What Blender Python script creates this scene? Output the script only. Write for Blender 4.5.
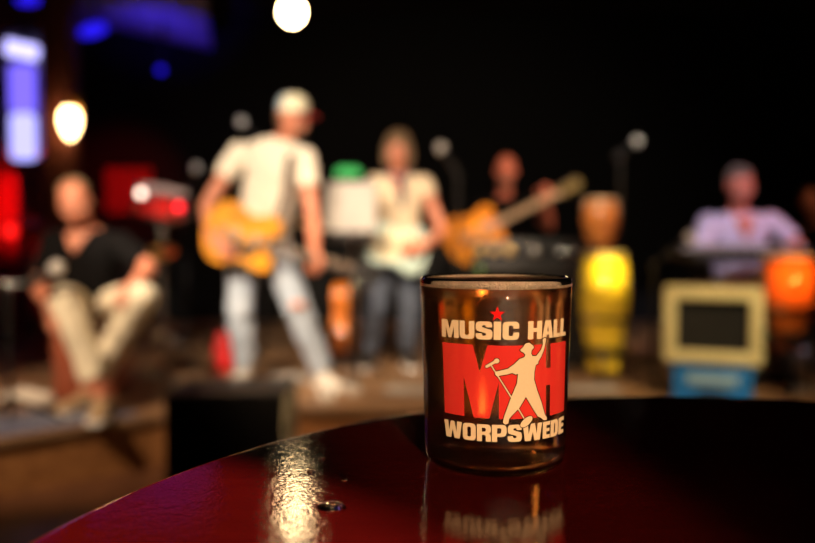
import bpy, bmesh, math, random
from mathutils import Vector, Matrix, Quaternion

RND = random.Random(7)
for _o in list(bpy.data.objects):
    bpy.data.objects.remove(_o, do_unlink=True)
SCN = bpy.context.scene
COL = SCN.collection
V = Vector
PI = math.pi

# ------------------------------------------------------------------ camera
FPX, CZ, PITCH = 750.0, 1.16, math.atan(31.5 / 750.0)
cam_d = bpy.data.cameras.new('camera')
cam_d.sensor_width = 36.0
cam_d.lens = 36.0 * FPX / 815.0
cam_d.clip_start = 0.02
cam_d.dof.use_dof = True
cam_d.dof.focus_distance = 0.343
cam_d.dof.aperture_fstop = 3.8
cam = bpy.data.objects.new('camera', cam_d)
cam.location = (0, 0, CZ)
cam.rotation_euler = (PI / 2 - PITCH, 0, 0)
COL.objects.link(cam)
SCN.camera = cam

# ------------------------------------------------------------------ world, exposure
w = bpy.data.worlds.new('world')
SCN.world = w
w.use_nodes = True
w.node_tree.nodes['Background'].inputs[0].default_value = (0.5, 0.45, 0.6, 1)
w.node_tree.nodes['Background'].inputs[1].default_value = 0.0
SCN.view_settings.view_transform = 'Standard'
SCN.view_settings.look = 'None'
SCN.view_settings.exposure = 0.0
SCN.view_settings.gamma = 1.0
SCN.view_settings.use_curve_mapping = False
SCN.cycles.use_denoising = True
SCN.cycles.use_adaptive_sampling = False
SCN.cycles.sample_clamp_indirect = 8.0
SCN.cycles.caustics_refractive = True
SCN.cycles.caustics_reflective = False
SCN.cycles.transparent_max_bounces = 12
SCN.cycles.max_bounces = 14
SCN.cycles.transmission_bounces = 14


def spot(name, loc, target, power, color, angle, blend=0.4, radius=0.06):
    d = bpy.data.lights.new(name, 'SPOT')
    d.energy = power
    d.color = color
    d.spot_size = math.radians(angle)
    d.spot_blend = blend
    d.shadow_soft_size = radius
    o = bpy.data.objects.new(name, d)
    COL.objects.link(o)
    o.location = loc
    o.rotation_euler = (V(target) - V(loc)).to_track_quat('-Z', 'Y').to_euler()
    return o


def area(name, loc, target, power, color, sx, sy):
    d = bpy.data.lights.new(name, 'AREA')
    d.shape = 'RECTANGLE'
    d.size = sx
    d.size_y = sy
    d.energy = power
    d.color = color
    o = bpy.data.objects.new(name, d)
    COL.objects.link(o)
    o.location = loc
    o.rotation_euler = (V(target) - V(loc)).to_track_quat('-Z', 'Y').to_euler()
    return o


WARM = (1.0, 0.74, 0.5)
# stage lanterns hung over the hall, aimed at the players, plus added fill spots
spot('stage_spot_guitarist', (-1.7, 1.6, 2.95), (-0.85, 4.6, 1.2), 780, (1.0, 0.8, 0.58), 34)
spot('stage_spot_middle', (0.6, 1.9, 2.95), (-0.05, 5.2, 1.2), 430, (1.0, 0.72, 0.5), 28)
spot('stage_spot_seated', (-2.4, 1.5, 2.7), (-1.75, 3.9, 0.6), 560, (1.0, 0.72, 0.47), 38, 0.6)
spot('stage_spot_bass', (1.3, 3.0, 2.95), (0.75, 6.0, 1.45), 400, (1.0, 0.58, 0.36), 22)
spot('stage_spot_keys', (1.5, 2.2, 2.95), (2.2, 5.0, 1.25), 330, (0.9, 0.76, 0.9), 22)
spot('stage_spot_keys_red', (3.6, 3.6, 2.9), (2.2, 5.0, 1.4), 90, (1.0, 0.16, 0.07), 26)
spot('stage_spot_amp', (1.9, 1.2, 2.6), (1.68, 4.1, 0.55), 300, (1.0, 0.82, 0.46), 15, 0.5)
spot('stage_spot_conga', (0.72, 2.5, 1.9), (1.27, 4.68, 0.97), 1300, (1.0, 0.76, 0.16), 7.2, 1.0)
spot('stage_spot_red_conga', (1.75, 2.2, 1.9), (2.17, 4.2, 0.96), 700, (1.0, 0.3, 0.04), 9, 0.9)
spot('fill_spot_drum', (0.6, 3.2, 2.8), (1.42, 5.45, 1.3), 400, (1.0, 0.62, 0.3), 12, 0.8)  # added to brighten the wooden hand drum
spot('fill_spot_tom', (-1.5, 3.2, 2.8), (-1.75, 5.3, 1.45), 260, (1.0, 0.55, 0.45), 14, 0.8)  # extra lamp put in to light the red tom
spot('stage_spot_floor', (-0.6, 2.2, 3.0), (0.0, 4.4, 0.27), 420, (1.0, 0.68, 0.4), 50, 0.8)
spot('added_front_fill', (0.1, 1.5, 3.0), (0.2, 5.2, 1.7), 170, (1.0, 0.8, 0.6), 62, 0.9)  # broad fill added to lift the microphones and the whole stage
spot('fill_spot_overheads', (0.3, 3.2, 3.3), (-1.35, 5.65, 1.9), 420, (1.0, 0.85, 0.72), 12, 0.8)  # added to lift the overhead microphones out of the dark
spot('fill_spot_boom', (1.9, 2.6, 3.2), (1.52, 5.1, 1.78), 330, (1.0, 0.85, 0.7), 8, 0.8)  # narrow beam added to brighten the boom microphone
spot('fill_spot_right', (3.4, 4.4, 3.2), (3.45, 6.4, 1.45), 60, (1.0, 0.5, 0.25), 20, 0.8)  # added so the person at the right edge shows
spot('fill_spot_floor_right', (1.6, 2.4, 3.2), (1.75, 4.6, 0.3), 200, (1.0, 0.66, 0.36), 34, 0.8)  # added to light the floor that glows through the beer
spot('fill_spot_backline', (0.2, 2.5, 2.7), (0.82, 5.13, 1.12), 300, (1.0, 0.75, 0.5), 13, 0.8)  # added to brighten the amplifier knobs
# coloured wash on the ceiling and the left wall
spot('blue_wash_ceiling', (-1.9, 5.7, 2.1), (-2.3, 7.0, 3.15), 105, (0.035, 0.015, 1.0), 48, 0.9)
spot('red_wash_wall', (-2.2, 5.9, 2.3), (-3.0, 7.9, 1.75), 110, (1.0, 0.02, 0.02), 40, 0.9)
spot('red_wash_curtain', (-2.6, 4.6, 2.4), (-3.3, 6.6, 1.5), 480, (1.0, 0.012, 0.01), 22, 0.9)
# table spot and an unseen fill added behind the camera
spot('table_spot', (-1.3, 1.0, 2.9), (-0.195, 0.2, 1.05), 310, (1.0, 0.6, 0.4), 10.0, 0.1, 0.02)
spot('print_fill_spot', (0.32, -1.1, 1.175), (0.044, 0.34, 1.102), 195, (1.0, 0.66, 0.39), 7.5, 0.5, 0.014)  # unseen fill lamp, added to brighten the print on the glass


def at(px, py, Y):
    dx, du = (px - 407.5) / FPX, (271.5 - py) / FPX
    c, s = math.cos(PITCH), math.sin(PITCH)
    d = V((dx, c + du * s, du * c - s))
    return V((0, 0, CZ)) + d * (Y / d.y)


# ------------------------------------------------------------------ materials
MATS = {}


def mat(name, col, rough=0.6, metal=0.0, var=0.12, vscale=20.0, bump=0.0, bscale=60.0,
        coat=0.0, sheen=0.0, emit=None, estr=0.0, col2=None, trans=0.0, spec=0.5):
    if name in MATS:
        return MATS[name]
    m = bpy.data.materials.new(name)
    m.use_nodes = True
    nt = m.node_tree
    b = nt.nodes['Principled BSDF']
    tc = nt.nodes.new('ShaderNodeTexCoord')
    nz = nt.nodes.new('ShaderNodeTexNoise')
    nz.inputs['Scale'].default_value = vscale
    nz.inputs['Detail'].default_value = 4
    nt.links.new(tc.outputs['Object'], nz.inputs['Vector'])
    mx = nt.nodes.new('ShaderNodeMix')
    mx.data_type = 'RGBA'
    c2 = col2 if col2 else tuple(max(0, x * (1 - 2 * var)) for x in col)
    c1 = col if col2 else tuple(min(1, x * (1 + var)) for x in col)
    mx.inputs[6].default_value = (*c1, 1)
    mx.inputs[7].default_value = (*c2, 1)
    nt.links.new(nz.outputs['Fac'], mx.inputs[0])
    nt.links.new(mx.outputs[2], b.inputs['Base Color'])
    b.inputs['Roughness'].default_value = rough
    b.inputs['Metallic'].default_value = metal
    b.inputs['Coat Weight'].default_value = coat
    b.inputs['Coat Roughness'].default_value = 0.06
    b.inputs['Sheen Weight'].default_value = sheen
    b.inputs['Specular IOR Level'].default_value = spec
    if emit:
        b.inputs['Emission Color'].default_value = (*emit, 1)
        b.inputs['Emission Strength'].default_value = estr
    if bump:
        n2 = nt.nodes.new('ShaderNodeTexNoise')
        n2.inputs['Scale'].default_value = bscale
        n2.inputs['Detail'].default_value = 5
        nt.links.new(tc.outputs['Object'], n2.inputs['Vector'])
        bp = nt.nodes.new('ShaderNodeBump')
        bp.inputs['Strength'].default_value = bump
        bp.inputs['Distance'].default_value = 0.01
        nt.links.new(n2.outputs['Fac'], bp.inputs['Height'])
        nt.links.new(bp.outputs['Normal'], b.inputs['Normal'])
    MATS[name] = m
    return m


def wood(name, c1, c2, rough=0.4, scale=6.0, stretch=(1, 12, 12), coat=0.0):
    m = bpy.data.materials.new(name)
    m.use_nodes = True
    nt = m.node_tree
    b = nt.nodes['Principled BSDF']
    tc = nt.nodes.new('ShaderNodeTexCoord')
    mp = nt.nodes.new('ShaderNodeMapping')
    mp.inputs['Scale'].default_value = stretch
    nt.links.new(tc.outputs['Object'], mp.inputs['Vector'])
    nz = nt.nodes.new('ShaderNodeTexNoise')
    nz.inputs['Scale'].default_value = scale
    nz.inputs['Detail'].default_value = 6
    nz.inputs['Distortion'].default_value = 0.6
    nt.links.new(mp.outputs[0], nz.inputs['Vector'])
    cr = nt.nodes.new('ShaderNodeValToRGB')
    cr.color_ramp.elements[0].position = 0.3
    cr.color_ramp.elements[0].color = (*c1, 1)
    cr.color_ramp.elements[1].position = 0.7
    cr.color_ramp.elements[1].color = (*c2, 1)
    nt.links.new(nz.outputs['Fac'], cr.inputs[0])
    nt.links.new(cr.outputs[0], b.inputs['Base Color'])
    b.inputs['Roughness'].default_value = rough
    b.inputs['Coat Weight'].default_value = coat
    b.inputs['Coat Roughness'].default_value = 0.08
    return m


SKIN = mat('skin', (0.6, 0.22, 0.13), 0.5, var=0.12, vscale=25, bump=0.1, bscale=120)
SKIN_RED = mat('ruddy_skin', (0.62, 0.2, 0.13), 0.5, var=0.12, vscale=25, bump=0.1, bscale=120)
BLACK = mat('black_plastic', (0.012, 0.012, 0.013), 0.5, bump=0.15, bscale=200)
BLACKM = mat('black_metal', (0.02, 0.02, 0.022), 0.35, 0.4)
CHROME = mat('chrome', (0.75, 0.74, 0.72), 0.22, 1.0, var=0.05)
GRILLE = mat('microphone_grille', (0.85, 0.83, 0.8), 0.4, 0.5, var=0.1, bump=0.5, bscale=400)
GOLD = mat('gold_metal', (0.8, 0.5, 0.15), 0.3, 1.0, var=0.05)
WHITE = mat('white_paint', (0.8, 0.78, 0.74), 0.5)
EYEW = mat('eye_white', (0.42, 0.38, 0.35), 0.2)
EYED = mat('eye_dark', (0.02, 0.012, 0.008), 0.15)


# ------------------------------------------------------------------ mesh helpers
class MB:
    def __init__(s):
        s.bm = bmesh.new()

    def face(s, vs):
        try:
            return s.bm.faces.new(vs)
        except ValueError:
            return None

    def box(s, c, size, rot=None, bev=0.0, seg=2):
        g = bmesh.ops.create_cube(s.bm, size=1.0)
        M = Matrix.Translation(V(c)) @ (rot.to_4x4() if rot else Matrix.Identity(4)) @ Matrix.Diagonal((*size, 1))
        bmesh.ops.transform(s.bm, matrix=M, verts=g['verts'])
        if bev:
            es = set()
            for v in g['verts']:
                es.update(v.link_edges)
            bmesh.ops.bevel(s.bm, geom=list(es), offset=bev, segments=seg, affect='EDGES', profile=0.5)
        return s

    def rings(s, rings, close=True, capped=True):
        rv = [[s.bm.verts.new(p) for p in r] for r in rings]
        n = len(rv[0])
        for a, b in zip(rv[:-1], rv[1:]):
            for i in range(n):
                s.face((a[i], a[(i + 1) % n], b[(i + 1) % n], b[i]))
        if capped:
            s.face(list(reversed(rv[0])))
            s.face(rv[-1])
        return s

    def cone(s, p, q, r1, r2=None, seg=16):
        p, q = V(p), V(q)
        r2 = r1 if r2 is None else r2
        d = (q - p).normalized()
        a = d.orthogonal().normalized()
        b = d.cross(a)
        ring = lambda c, r: [c + (a * math.cos(2 * PI * i / seg) + b * math.sin(2 * PI * i / seg)) * r for i in range(seg)]
        return s.rings([ring(p, r1), ring(q, r2)])

    def cap(s, p, q, r1, r2=None, seg=14):
        """tapered capsule"""
        p, q = V(p), V(q)
        r2 = r1 if r2 is None else r2
        d = (q - p)
        d = d.normalized() if d.length > 1e-6 else V((0, 0, 1))
        a = d.orthogonal().normalized()
        b = d.cross(a)
        ring = lambda c, r: [c + (a * math.cos(2 * PI * i / seg) + b * math.sin(2 * PI * i / seg)) * r for i in range(seg)]
        R = []
        for k in (5, 30, 60):
            t = math.radians(k)
            R.append(ring(p - d * r1 * math.cos(t), max(r1 * math.sin(t), 1e-4)))
        R += [ring(p, r1), ring(q, r2)]
        for k in (60, 30, 5):
            t = math.radians(k)
            R.append(ring(q + d * r2 * math.cos(t), max(r2 * math.sin(t), 1e-4)))
        return s.rings(R)

    def ell(s, c, r, X=V((1, 0, 0)), Y=V((0, 1, 0)), Z=V((0, 0, 1)), u=16, v=10):
        g = bmesh.ops.create_uvsphere(s.bm, u_segments=u, v_segments=v, radius=1.0)
        M = Matrix((X * r[0], Y * r[1], Z * r[2])).transposed().to_4x4()
        bmesh.ops.transform(s.bm, matrix=Matrix.Translation(V(c)) @ M, verts=g['verts'])
        return s

    def loft(s, secs, X, Y, seg=24, pw=2.4):
        """secs: (centre, half width along X, half depth along Y)"""
        R = []
        for c, a, b in secs:
            r = []
            for i in range(seg):
                t = 2 * PI * i / seg
                ct, st = math.cos(t), math.sin(t)
                ex = math.copysign(abs(ct) ** (2 / pw), ct)
                ey = math.copysign(abs(st) ** (2 / pw), st)
                r.append(V(c) + X * a * ex + Y * b * ey)
            R.append(r)
        return s.rings(R)

    def lathe(s, prof, seg=32, M=Matrix.Identity(4), closed=False):
        R = []
        for r, z in prof:
            R.append([M @ V((max(r, 1e-5) * math.cos(2 * PI * i / seg), max(r, 1e-5) * math.sin(2 * PI * i / seg), z)) for i in range(seg)])
        if closed:
            R.append(R[0])
            rv = [[s.bm.verts.new(p) for p in r] for r in R[:-1]]
            rv.append(rv[0])
            for a, b in zip(rv[:-1], rv[1:]):
                for i in range(seg):
                    s.face((a[i], a[(i + 1) % seg], b[(i + 1) % seg], b[i]))
            return s
        return s.rings(R)

    def tube(s, pts, r, seg=8):
        pts = [V(p) for p in pts]
        R = []
        a = None
        for i, p in enumerate(pts):
            d = (pts[min(i + 1, len(pts) - 1)] - pts[max(i - 1, 0)]).normalized()
            if a is None:
                a = d.orthogonal().normalized()
            a = (a - d * a.dot(d)).normalized()
            b = d.cross(a)
            rr = r[i] if isinstance(r, (list, tuple)) else r
            R.append([p + (a * math.cos(2 * PI * k / seg) + b * math.sin(2 * PI * k / seg)) * rr for k in range(seg)])
        return s.rings(R)

    def ribbon(s, pts, nrm, wd, th):
        R = []
        for i, p in enumerate(pts):
            d = (V(pts[min(i + 1, len(pts) - 1)]) - V(pts[max(i - 1, 0)])).normalized()
            n = V(nrm[i]) if isinstance(nrm, list) else V(nrm)
            n = (n - d * n.dot(d)).normalized()
            b = d.cross(n)
            R.append([V(p) + b * wd + n * th, V(p) - b * wd + n * th, V(p) - b * wd - n * th, V(p) + b * wd - n * th])
        return s.rings(R)

    def prism(s, outline, z0, z1, M=Matrix.Identity(4), bev=0.0):
        lo = [s.bm.verts.new(M @ V((x, y, z0))) for x, y in outline]
        hi = [s.bm.verts.new(M @ V((x, y, z1))) for x, y in outline]
        n = len(lo)
        fs = [s.face(list(reversed(lo))), s.face(hi)]
        for i in range(n):
            s.face((lo[i], lo[(i + 1) % n], hi[(i + 1) % n], hi[i]))
        if bev:
            es = [e for f in fs if f for e in f.edges]
            bmesh.ops.bevel(s.bm, geom=es, offset=bev, segments=2, affect='EDGES', profile=0.5)
        return s

    def build(s, name, material, parent=None, off=None, sharp=0.7, smooth=True):
        bm = s.bm
        bmesh.ops.recalc_face_normals(bm, faces=bm.faces)
        if off is not None:
            bmesh.ops.translate(bm, verts=bm.verts, vec=-V(off))
        for f in bm.faces:
            f.smooth = smooth
        for e in bm.edges:
            if len(e.link_faces) == 2 and e.calc_face_angle(0) > sharp:
                e.smooth = False
        me = bpy.data.meshes.new(name)
        bm.to_mesh(me)
        bm.free()
        me.materials.append(material)
        o = bpy.data.objects.new(name, me)
        COL.objects.link(o)
        if parent:
            o.parent = parent
        return o

    def blob(s, name, material, parent=None, off=None, voxel=0.008, it=3, wrinkle=0.0, wsize=0.09):
        """union of all shapes as one continuous skin (voxel remesh), smoothed"""
        bm = s.bm
        bmesh.ops.recalc_face_normals(bm, faces=bm.faces)
        if off is not None:
            bmesh.ops.translate(bm, verts=bm.verts, vec=-V(off))
        me = bpy.data.meshes.new('tmp')
        bm.to_mesh(me)
        bm.free()
        t = bpy.data.objects.new('tmp', me)
        COL.objects.link(t)
        r = t.modifiers.new('r', 'REMESH')
        r.mode = 'VOXEL'
        r.voxel_size = voxel
        sm = t.modifiers.new('s', 'SMOOTH')
        sm.factor = 0.5
        sm.iterations = it
        if wrinkle:
            tx = bpy.data.textures.new('folds', 'CLOUDS')
            tx.noise_scale = wsize
            tx.noise_depth = 2
            d = t.modifiers.new('d', 'DISPLACE')
            d.texture = tx
            d.strength = wrinkle
            d.mid_level = 0.5
        dg = bpy.context.evaluated_depsgraph_get()
        m2 = bpy.data.meshes.new_from_object(t.evaluated_get(dg))
        bpy.data.objects.remove(t, do_unlink=True)
        bpy.data.meshes.remove(me)
        m2.name = name
        m2.polygons.foreach_set('use_smooth', [True] * len(m2.polygons))
        m2.materials.clear()
        m2.materials.append(material)
        o = bpy.data.objects.new(name, m2)
        COL.objects.link(o)
        if parent:
            o.parent = parent
        return o


def tag(o, label, cat, group=None, kind=None):
    if label:
        o['label'] = label
    if cat:
        o['category'] = cat
    if group:
        o['group'] = group
    if kind:
        o['kind'] = kind
    return o


def thing(name, label, cat, loc=(0, 0, 0), M=None, group=None):
    o = bpy.data.objects.new(name, None)
    o.empty_display_size = 0.1
    COL.objects.link(o)
    if M is not None:
        o.matrix_world = M
    else:
        o.location = loc
    return tag(o, label, cat, group)


def struct(o):
    o['kind'] = 'structure'
    return o


def frame(o, x, z):
    """matrix with given origin, X axis and approximate Z axis"""
    x = V(x).normalized()
    z = V(z)
    z = (z - x * z.dot(x)).normalized()
    y = z.cross(x)
    M = Matrix((x, y, z)).transposed().to_4x4()
    return Matrix.Translation(V(o)) @ M


def spline(pts, n=6, closed=True):
    out = []
    N = len(pts)
    for i in range(N if closed else N - 1):
        g = lambda k: V((*pts[k % N], 0)) if closed else V((*pts[min(max(k, 0), N - 1)], 0))
        p0, p1, p2, p3 = g(i - 1), g(i), g(i + 1), g(i + 2)
        for j in range(n):
            t = j / n
            q = 0.5 * ((2 * p1) + (p2 - p0) * t + (2 * p0 - 5 * p1 + 4 * p2 - p3) * t * t + (3 * p1 - p0 - 3 * p2 + p3) * t ** 3)
            out.append((q.x, q.y))
    return out


# ------------------------------------------------------------------ the room
SZ = 0.27
WX0, WX1, WY0, WY1, WZ = -3.7, 4.6, -3.0, 8.2, 3.6
m_floor = wood('dark_floor_boards', (0.05, 0.018, 0.008), (0.12, 0.045, 0.018), 0.45, 4, (8, 1, 1))
m_wall = mat('black_wall_paint', (0.004, 0.004, 0.004), 0.9, bump=0.2, bscale=15)
m_wallred = mat('dark_red_wall_paint', (0.2, 0.05, 0.05), 0.85, bump=0.2, bscale=15)
m_ceil = mat('dark_ceiling_paint', (0.015, 0.014, 0.018), 0.8, bump=0.2, bscale=10)
cx, cy = (WX0 + WX1) / 2, (WY0 + WY1) / 2
LX, LY = WX1 - WX0, WY1 - WY0
struct(MB().box((cx, cy, -0.05), (LX + 0.4, LY + 0.4, 0.1)).build('floor', m_floor))
struct(MB().box((cx, cy, WZ + 0.05), (LX + 0.4, LY + 0.4, 0.1)).build('ceiling', m_ceil))
struct(MB().box((cx, WY1 + 0.05, WZ / 2), (LX, 0.1, WZ)).build('wall_back', m_wall))
struct(MB().box((cx, WY0 - 0.05, WZ / 2), (LX, 0.1, WZ)).build('wall_front', m_wall))
struct(MB().box((WX0 - 0.05, cy, WZ / 2), (0.1, LY, WZ)).build('wall_left', m_wallred))
struct(MB().box((WX1 + 0.05, cy, WZ / 2), (0.1, LY, WZ)).build('wall_right', m_wall))

# stage platform
m_stage = wood('stage_boards', (0.16, 0.085, 0.04), (0.36, 0.21, 0.11), 0.42, 5, (1, 9, 9))
m_front = wood('stage_front_wood', (0.16, 0.06, 0.018), (0.34, 0.15, 0.05), 0.5, 4, (1, 5, 5))
st_poly = [(-3.69, 2.5), (-1.9, 3.26), (-1.3, 3.76), (-0.9, 3.95), (4.59, 3.95), (4.59, 8.19), (-3.69, 8.19)]
stage = thing('stage', 'low brown wooden stage under the band, its front edge angled at left', 'stage')
MB().prism(st_poly, SZ - 0.03, SZ).build('deck', m_stage, stage, smooth=False)
fb = MB()
fpoly = st_poly[:5]
inner = [(x - 0.0, y + 0.03) for x, y in fpoly]
fb.prism(inner + [(4.59, 4.05), (-0.9, 4.05), (-1.33, 3.86), (-1.93, 3.36), (-3.69, 2.62)], 0.0, SZ - 0.031)
fb.build('front_panel', m_front, stage, smooth=False)

# blue carpet strip along the angled stage edge
m_rug = mat('blue_grey_carpet', (0.07, 0.08, 0.17), 0.95, var=0.25, vscale=60, bump=0.6, bscale=300, sheen=0.3)
rug = MB().prism([(-3.2, 2.74), (-1.92, 3.285), (-1.36, 3.76), (-1.62, 3.98), (-2.1, 3.72), (-3.2, 3.3)], SZ + 0.001, SZ + 0.012, bev=0.003).build('rug', m_rug)
tag(rug, 'blue-grey carpet along the angled stage edge before the seated man', 'carpet')

# pillar with a lamp
m_pil = mat('red_brown_pillar_paint', (0.17, 0.045, 0.028), 0.6, bump=0.3, bscale=12)
pc = at(64, 240, 5.7)
pil = MB()
pil.box((pc.x, pc.y, (SZ + WZ) / 2), (0.21, 0.21, WZ - SZ - 0.002), bev=0.012)
pil.box((pc.x, pc.y, SZ + 0.08), (0.27, 0.27, 0.158), bev=0.012)
pil.box((pc.x, pc.y, WZ - 0.08), (0.28, 0.28, 0.158), bev=0.012)
pilo = pil.build('pillar', m_pil)
tag(pilo, 'dark red square pillar carrying the wall lamp', 'pillar')


def emission(name, col, st):
    m = bpy.data.materials.new(name)
    m.use_nodes = True
    nt = m.node_tree
    for n in list(nt.nodes):
        nt.nodes.remove(n)
    o = nt.nodes.new('ShaderNodeOutputMaterial')
    e = nt.nodes.new('ShaderNodeEmission')
    e.inputs[0].default_value = (*col, 1)
    e.inputs[1].default_value = st
    nt.links.new(e.outputs[0], o.inputs[0])
    return m


E_WARM = emission('warm_bulb_glow', (1.0, 0.7, 0.34), 50.0)
E_WALL = emission('wall_lamp_glow', (1.0, 0.62, 0.26), 16.0)
E_BLUE = emission('blue_led_glow', (0.025, 0.012, 1.0), 1.1)
E_BLUEW = emission('pale_blue_led_glow', (0.5, 0.46, 1.0), 2.2)
E_BLUEV = emission('blue_violet_tube_glow', (0.19, 0.13, 1.0), 1.5)
E_RED = emission('red_led_glow', (1.0, 0.01, 0.008), 2.0)
E_GREEN = emission('green_pilot_glow', (0.16, 0.34, 0.03), 0.9)

# wall lamp on the pillar
lc = at(70, 121, 5.5)
wl = thing('wall_lamp', 'glowing warm white globe lamp fixed to the red pillar', 'lamp', lc)
MB().lathe([(0.0, -0.13), (0.02, -0.12), (0.045, -0.08), (0.065, -0.02), (0.068, 0.03), (0.055, 0.07), (0.036, 0.088), (0.0, 0.09)], 20).build('globe', E_WALL, wl)
MB().cone((0, 0, 0.085), (0, 0, 0.125), 0.035, 0.03).build('cap', GOLD, wl)
MB().tube([(0, 0, 0.12), (0, 0.03, 0.155), (0, 0.09, 0.16)], 0.01).box((0, 0.09, 0.15), (0.09, 0.012, 0.11), bev=0.004).build('bracket', GOLD, wl)


def pendant(label, px, py, Y):
    c = at(px, py, Y)
    t = thing('pendant_lamp', label, 'lamp', c)
    MB().ell((0, 0, 0), (0.05, 0.05, 0.054)).build('bulb', E_WARM, t)
    MB().cone((0, 0, 0.045), (0, 0, 0.12), 0.024, 0.02).build('socket', BLACKM, t)
    MB().cone((0, 0, 0.12), (0, 0, WZ - c.z - 0.012), 0.004, seg=8).build('cable', BLACK, t)
    MB().lathe([(0, -0.012), (0.05, -0.01), (0.055, 0.008), (0.03, 0.011), (0, 0.0115)], 20, Matrix.Translation((0, 0, WZ - c.z - 0.012))).build('ceiling_rose', BLACKM, t)
    return t


pendant('round glowing pendant bulb hanging high above the guitarist in the cap', 292, 12, 3.3)

# blue lights at upper left
lt = at(24, 100, 6.2)
tl = thing('tube_light', 'tall pale blue and violet light column at the far left wall', 'light', at(24, 160, 6.2))
h = at(24, 66, 6.2).z - at(24, 160, 6.2).z
MB().box((0, 0, h * 0.25), (0.2, 0.1, h * 0.5), bev=0.04).build('diffuser', emission('pale_blue_tube_glow', (0.42, 0.4, 1.0), 1.8), tl)
MB().box((0, 0, h * 0.76), (0.2, 0.08, h * 0.5), bev=0.03).build('diffuser', E_BLUEV, tl)
MB().box((0, 0.1, h * 0.72), (0.44, 0.03, h * 1.36), bev=0.008).build('backplate', mat('grey_backplate_paint', (0.2, 0.18, 0.25), 0.7), tl)
z1 = at(24, 50, 6.2).z - tl.location.z
MB().box((0, 0, z1), (0.26, 0.08, 0.12), Matrix.Rotation(math.radians(12), 3, 'Y'), bev=0.02).build('top_diffuser', E_BLUEW, tl)
MB().box((0, 0.05, z1 + 0.1), (0.04, 0.06, 0.3)).build('hanger', BLACKM, tl)


def par_can(label, px, py, Y, r, tgt, em, sx=1.0, rotdeg=0):
    c = at(px, py, Y)
    d = (V(tgt) - c).normalized()
    M = frame(c, d.cross(V((0, 0, 1))), d)
    t = thing('stage_light', label, 'stage light', M=M, group='blue stage lights' if em is E_BLUE else None)
    Rm = Matrix.Rotation(math.radians(rotdeg), 4, 'Z') @ Matrix.Diagonal((sx, 1, 1, 1))
    MB().lathe([(r, -0.002), (r * 0.6, 0.008), (0, 0.012)], 24, Rm).build('lens', em, t)
    MB().lathe([(r * 1.06, 0.03), (r * 1.12, 0.03), (r * 1.12, -0.1), (r * 0.8, -0.2), (0, -0.22), (0, -0.21), (r * 0.7, -0.19), (r * 1.05, -0.09)], 24, Rm, closed=True).build('housing', BLACKM, t)
    up = (M.to_3x3().inverted() @ V((0, 0, 1))).normalized()
    MB().cone(V((0, 0, -0.1)) + up * r * 0.9, V((0, 0, -0.1)) + up * (WZ - c.z - 0.01 + 0.1 * d.z) , 0.012, seg=8).build('hanger', BLACKM, t)
    return t


par_can('small round blue stage light left of the pendant bulb', 161, 70, 6.6, 0.03, (-1.0, 0, 1.2), E_BLUE)
par_can('wide blue stage light under the ceiling beside the pillar', 93, 30, 6.0, 0.05, (-1.2, 0, 1.6), E_BLUE, 2.3, 18)
par_can('blue stage light cut by the top edge at far left', 31, -2, 6.0, 0.05, (-2.0, 0, 1.4), E_BLUE, 2.3, 12)

# sloping ceiling panel that catches the blue light
m_blue = mat('pale_ceiling_panel_paint', (0.35, 0.32, 0.38), 0.8, bump=0.2, bscale=8)
pa = [at(76, -6, 6.1), at(205, -6, 6.1), at(212, 50, 7.5), at(80, 20, 7.5)]
cpm = MB()
lo = [cpm.bm.verts.new(p) for p in pa]
hi = [cpm.bm.verts.new(p + V((0, 0, 0.04))) for p in pa]
cpm.face(lo); cpm.face(hi)
for i in range(4):
    cpm.face((lo[i], lo[(i + 1) % 4], hi[(i + 1) % 4], hi[i]))
tag(cpm.build('ceiling_panel', m_blue, smooth=False), 'sloping ceiling panel washed in deep blue light at upper left', 'panel')

# red curtains: folds as geometry
m_cur = mat('red_velvet', (0.5, 0.015, 0.015), 0.9, sheen=0.5, var=0.2)


def curtain(label, p0, p1, z0, z1, folds):
    M = MB()
    n = folds * 8
    p0, p1 = V(p0), V(p1)
    d = (p1 - p0)
    nm = V((-d.y, d.x, 0)).normalized()
    lo, hi = [], []
    for i in range(n + 1):
        t = i / n
        c = p0 + d * t + nm * 0.035 * math.sin(t * folds * 2 * PI)
        lo.append(c); hi.append(c)
    R = []
    for side in (0.004, -0.004):
        row = [(c + nm * side) for c in (lo if side > 0 else reversed(lo))]
        R += row
    M.rings([[V((p.x, p.y, z0)) for p in R], [V((p.x, p.y, z1)) for p in R]])
    o = M.build('curtain', m_cur)
    return tag(o, label, 'curtain')


a, b = at(-30, 240, 6.6), at(19, 240, 6.6)
curtain('red curtain at the far left edge below the blue light column', (a.x, 6.6, 0), (b.x, 6.6, 0), SZ + 0.01, at(0, 158, 6.6).z, 4)
a, b = at(106, 240, 8.14), at(152, 240, 8.14)
curtain('short dim red curtain on the back wall left of the red drum', (a.x, 8.155, 0), (b.x, 8.155, 0), at(0, 213, 8.14).z, at(0, 168, 8.14).z, 5)

# red lamp bar at the left edge
rl = thing('red_light_bar', 'red light bar with one bright lamp at the left edge', 'light', at(24, 231, 5.3))
MB().box((0, 0.04, 0), (0.36, 0.06, 0.1), bev=0.01).build('bar', mat('red_plastic', (0.35, 0.02, 0.015), 0.4), rl)
MB().ell((-0.1, 0.005, 0), (0.05, 0.02, 0.05)).build('lens', E_RED, rl)
MB().cone((0, 0.05, -0.04), (0, 0.05, SZ + 0.012 - rl.location.z), 0.015).build('pole', BLACKM, rl)
MB().lathe([(0.14, 0), (0.14, 0.01), (0.02, 0.03), (0, 0.03)], 20, Matrix.Translation((0, 0.05, SZ + 0.001 - rl.location.z))).build('base', BLACKM, rl)

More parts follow.
